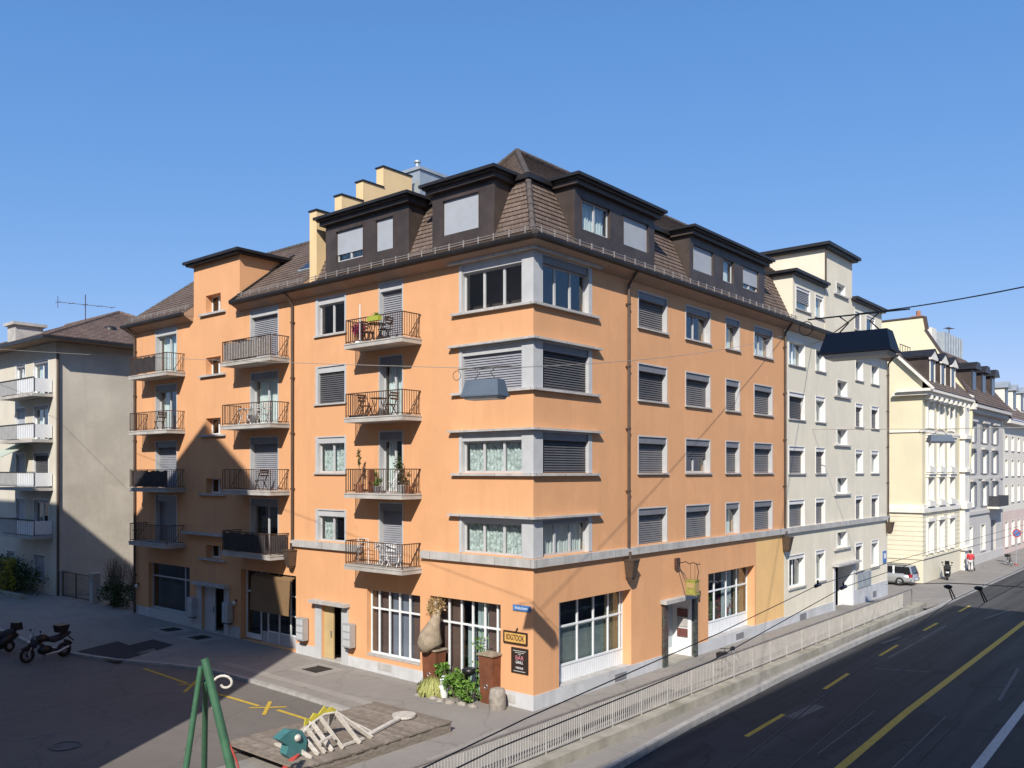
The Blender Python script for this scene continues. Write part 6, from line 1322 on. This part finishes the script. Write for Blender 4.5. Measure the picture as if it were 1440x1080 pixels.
gt = thing('wire_mesh_gate', 'dark wire mesh gate beside the grey house', 'gate', (-.1, 34.5, gz(0, 34))); b = MB()
for z in (.1, 1.5): b.bar((0, -1.8, z), (0, 1.8, z), .045)
for y in (-1.8, 0, 1.8): b.bar((0, y, 0), (0, y, 1.5), .05)
b.build('gate_frame', M['iron'], gt); b = MB()
for i in range(30): b.tube([(0, -1.8 + i * .12, .1), (0, -1.8 + i * .12, 1.5)], .006, 4)
for i in range(10): b.tube([(0, -1.8, .15 + i * .14), (0, 1.8, .15 + i * .14)], .006, 4)
b.build('mesh', M['iron'], gt)
b = MB(); b.box(-.22, .22, 32.1, 32.5, .3, 2.1); b.box(-.27, .27, 32.05, 32.55, 2.1, 2.2); tag(b.build('gate_pillar', M['concrete']), 'grey concrete pillar at the right end of the wire mesh gate', 'pillar'); b = MB(); b.box(-.2, .2, 36.35, 36.6, .3, 2.0); b.box(-.24, .24, 36.32, 36.62, 2.0, 2.08); tag(b.build('gate_pillar', M['concrete']), 'pale concrete pillar between the gate and the grey house corner', 'pillar')
b = MB(); b.box(-2.35, -2.15, 36.5, 50, .3, .78); tag(b.build('garden_wall', M['concdark']), 'low concrete garden wall in front of the hedge', 'wall')

# ================================================================== THINGS ON THE BALCONIES
def chair(loc, rz, m, label, group='chairs on the balconies'):
    t = thing('folding_chair', label, 'chair', loc, rz, group); b = MB()
    for i in range(4): b.box(-.2 + i * .1, -.12 + i * .1, -.2, .2, .44, .46)
    b.build('seat', m, t); b = MB()
    for z in (.62, .74, .84): b.box(-.26, -.24, -.2, .2, z, z + .07)
    b.build('backrest', m, t)
    for y in (-.2, .2):
        b = MB(); b.bar((-.26, y, .92), (.2, y, 0), .025); b.bar((.16, y, .45), (-.22, y, 0), .025); b.build('legs', m, t)
def table(loc, m, label, r=.34):
    t = thing('bistro_table', label, 'table', loc, .4, 'bistro tables on the balconies'); b = MB(); b.cyl((0, 0, .7), r, .025, 20); b.build('table_top', m, t); b = MB()
    for y in (-.18, .18): b.bar((-.22, y, 0), (.22, y, .7), .022); b.bar((.22, y, 0), (-.22, y, .7), .022)
    b.build('legs', m, t)
def pot(loc, pr, ph, m, label, lm, r, n, ls, zc, name='potted_plant', stem=True):
    t = thing(name, label, 'potted plant', loc, 0, 'potted plants on the balconies'); b = MB(); b.lathe((0, 0, 0), [(0, pr * .7), (ph, pr), (ph + .02, pr * 1.08), (ph + .05, pr * 1.05)], 12); b.build('pot', m, t); b = MB(); b.leaves((0, 0, zc), r[0], r[1], r[2], n, ls, shell=.1); b.build('foliage', lm, t)
    b = MB(); b.tube([(0, 0, ph * .5), (.01, 0, zc)], .015, 5); b.build('stem', M['twig'], t)
B3, B2, B1, B0 = BZ[3], BZ[2], BZ[1], BZ[0]
table((-.5, 7.3, B3), M['black'], 'black bistro table on the top balcony before the closed blind'); chair((-.5, 6.85, B3), math.pi / 2, M['black'], 'black folding chair right of the top balcony table'); chair((-.5, 7.85, B3), -math.pi / 2, M['black'], 'black folding chair left of the top balcony table')
pot((-.55, 8.35, B3), .16, .3, M['terracotta'], 'magenta flowering plant at the left end of the top balcony', M['flower'], (.22, .35, .3), 420, .1, .62)
b = MB(); b.fbox(FL, 6.5, 7.15, 1.14, .97, B3 + .7, B3 + .88); t = thing('flower_box', 'lime yellow flower box on the top balcony rail', 'flower box', (-1, 6.8, B3)); b.build('box', M['yellowpot'], t, True); b = MB(); b.leaves((-1.05, 6.82, B3 + .92), .08, .3, .06, 90, .07); b.build('foliage', M['leafgreen'], t, True)
b = MB(); b.tube([(-.8, 7.95, B3), (-.8, 7.95, B3 + 1.5)], .022, 8); b.lathe((-.8, 7.95, B3), [(0, .2), (.06, .18), (.08, .05)], 12); tag(b.build('parasol_pole', M['white']), 'white parasol pole standing on the top balcony', 'pole')
table((-.5, 7.2, B2), M['iron'], 'brown bistro table on the second highest sunlit balcony'); chair((-.45, 6.6, B2), math.pi / 2, M['iron'], 'brown folding chair right of the brown bistro table'); chair((-.55, 7.9, B2), -math.pi / 2, M['iron'], 'brown folding chair left of the brown bistro table')
b = MB(); b.fbox(FL, 7.7, 8.5, .9, .2, B2 + .004, B2 + .06); tag(b.build('doormat', M['darkcloth']), 'dark mat on the balcony with the brown table', 'mat')
pot((-.6, 8.25, B1), .2, .3, M['terracotta'], 'slim dark topiary in a terracotta pot', M['leafdark'], (.09, .09, .3), 200, .07, 1.35); pot((-.6, 7.2, B1), .15, .22, M['trimdark'], 'small pointed green conifer behind the railing', M['leafgreen'], (.16, .16, .32), 420, .07, .5); pot((-.55, 5.85, B1), .17, .28, M['zinc'], 'tall thin flowering tree in a grey pot', M['leafdark'], (.2, .22, .65), 260, .09, 1.0)
pot((-.5, 5.55, B1), .16, .26, M['terracotta'], 'low dry plant at the right end of the balcony', M['leafdry'], (.15, .2, .25), 160, .08, .5); chair((-.4, 6.5, B1), math.pi * .8, M['white'], 'white folding chair beside the tall thin flowering tree'); b = MB(); b.fbox(FL, 7.9, 8.0, .35, .1, B1 + .004, B1 + .9); tag(b.build('plant_stake', M['corten']), 'rust brown board leaning beside the slim topiary', 'board')
chair((-.5, 6.95, B0), -.3, M['white'], 'left white garden chair on the lowest sunlit balcony'); chair((-.5, 6.35, B0), .4, M['white'], 'right white garden chair on the lowest sunlit balcony'); b = MB()
for y in (7.7, 8.3): b.tube([(-.6, y, B0), (-.6, y, B0 + 1.0)], .015, 6)
for z in (.7, .85, 1.0): b.tube([(-.6, 7.7, B0 + z), (-.6, 8.3, B0 + z)], .01, 5)
tag(b.build('drying_rack', M['white']), 'white clothes drying rack on the lowest sunlit balcony', 'drying rack')
table((-.5, 16.3, B2), M['white'], 'white bistro table on the middle left balcony'); chair((-.5, 15.7, B2), math.pi / 2, M['white'], 'white folding chair right of the white bistro table'); chair((-.5, 14.8, B2), math.pi / 2, M['white'], 'white folding chair at the balcony end by the downpipe')
chair((-.5, 15.0, B1), math.pi / 2, M['black'], 'black chair on the half shaded middle balcony'); chair((-.5, 23.9, B2), math.pi / 2, M['black'], 'black chair on the far left balcony'); b = MB(); b.fbox(FL, 16.2, 16.8, .7, .2, B3 + .004, B3 + .75); b.fbox(FL, 16.1, 16.9, .75, .15, B3 + .92, B3 + .98); b.fbox(FL, 16.2, 16.26, .7, .64, B3 + .75, B3 + .92); b.fbox(FL, 16.74, 16.8, .26, .2, B3 + .75, B3 + .92); tag(b.build('balcony_cabinet', M['metalbrown']), 'brown cabinet behind the reed screen', 'cabinet')

# ================================================================== LIGHT, SKY, CAMERA
AZ, EL = R(30.5), R(37)
sd_ = Vector((-math.cos(AZ) * math.cos(EL), -math.sin(AZ) * math.cos(EL), math.sin(EL)))
W = bpy.data.worlds.new('World'); S.world = W; W.use_nodes = True; N = W.node_tree.nodes; L = W.node_tree.links
sky = N.new('ShaderNodeTexSky'); sky.sky_type = 'NISHITA'; sky.sun_disc = False; sky.sun_elevation = EL; sky.sun_rotation = math.atan2(sd_.x, sd_.y); sky.air_density = 1.0; sky.dust_density = .3; sky.ozone_density = 2.5; sky.altitude = 400
q = .1539; last = sky.outputs[0]                              # colour grade of the sky light: clear, even blue
for op, vec in (('MULTIPLY', (.60 * q, .80 * q, 1.0 * q)), ('POWER', (.92, .58, .40)), ('MULTIPLY', (.876 / q, .641 / q, .816 / q))):
    vm = N.new('ShaderNodeVectorMath'); vm.operation = op; L.new(last, vm.inputs[0]); vm.inputs[1].default_value = vec; last = vm.outputs[0]
mn = N.new('ShaderNodeVectorMath'); mn.operation = 'MINIMUM'; ln = N.new('ShaderNodeVectorMath'); ln.operation = 'MULTIPLY'; ln.inputs[1].default_value = (.60 * 1.05, .80 * 1.15, 1.15)
L.new(sky.outputs[0], ln.inputs[0]); L.new(ln.outputs[0], mn.inputs[0]); L.new(last, mn.inputs[1]); last = mn.outputs[0]
L.new(last, N['Background'].inputs['Color']); N['Background'].inputs['Strength'].default_value = .115
sl = bpy.data.lights.new('sun', 'SUN'); sl.energy = 4.1; sl.angle = R(.53); sl.color = (1, .93, .84)
so_ = bpy.data.objects.new('sun', sl); COL.objects.link(so_); so_.rotation_euler = (-sd_).to_track_quat('-Z', 'Y').to_euler(); so_.location = (-40, -30, 60)
cd = bpy.data.cameras.new('camera'); cam = bpy.data.objects.new('camera', cd); COL.objects.link(cam)
cd.sensor_fit = 'HORIZONTAL'; cd.sensor_width = 36; cd.lens = FPX / 1440 * 36; cd.shift_y = (YH - 540) / 1440; cd.clip_start = .2; cd.clip_end = 3000
cam.location = CAM; cam.rotation_euler = CF.to_track_quat('-Z', 'Y').to_euler()
S.camera = cam
S.view_settings.view_transform = 'Standard'; S.view_settings.look = 'None'; S.view_settings.exposure = .52; S.view_settings.gamma = 1
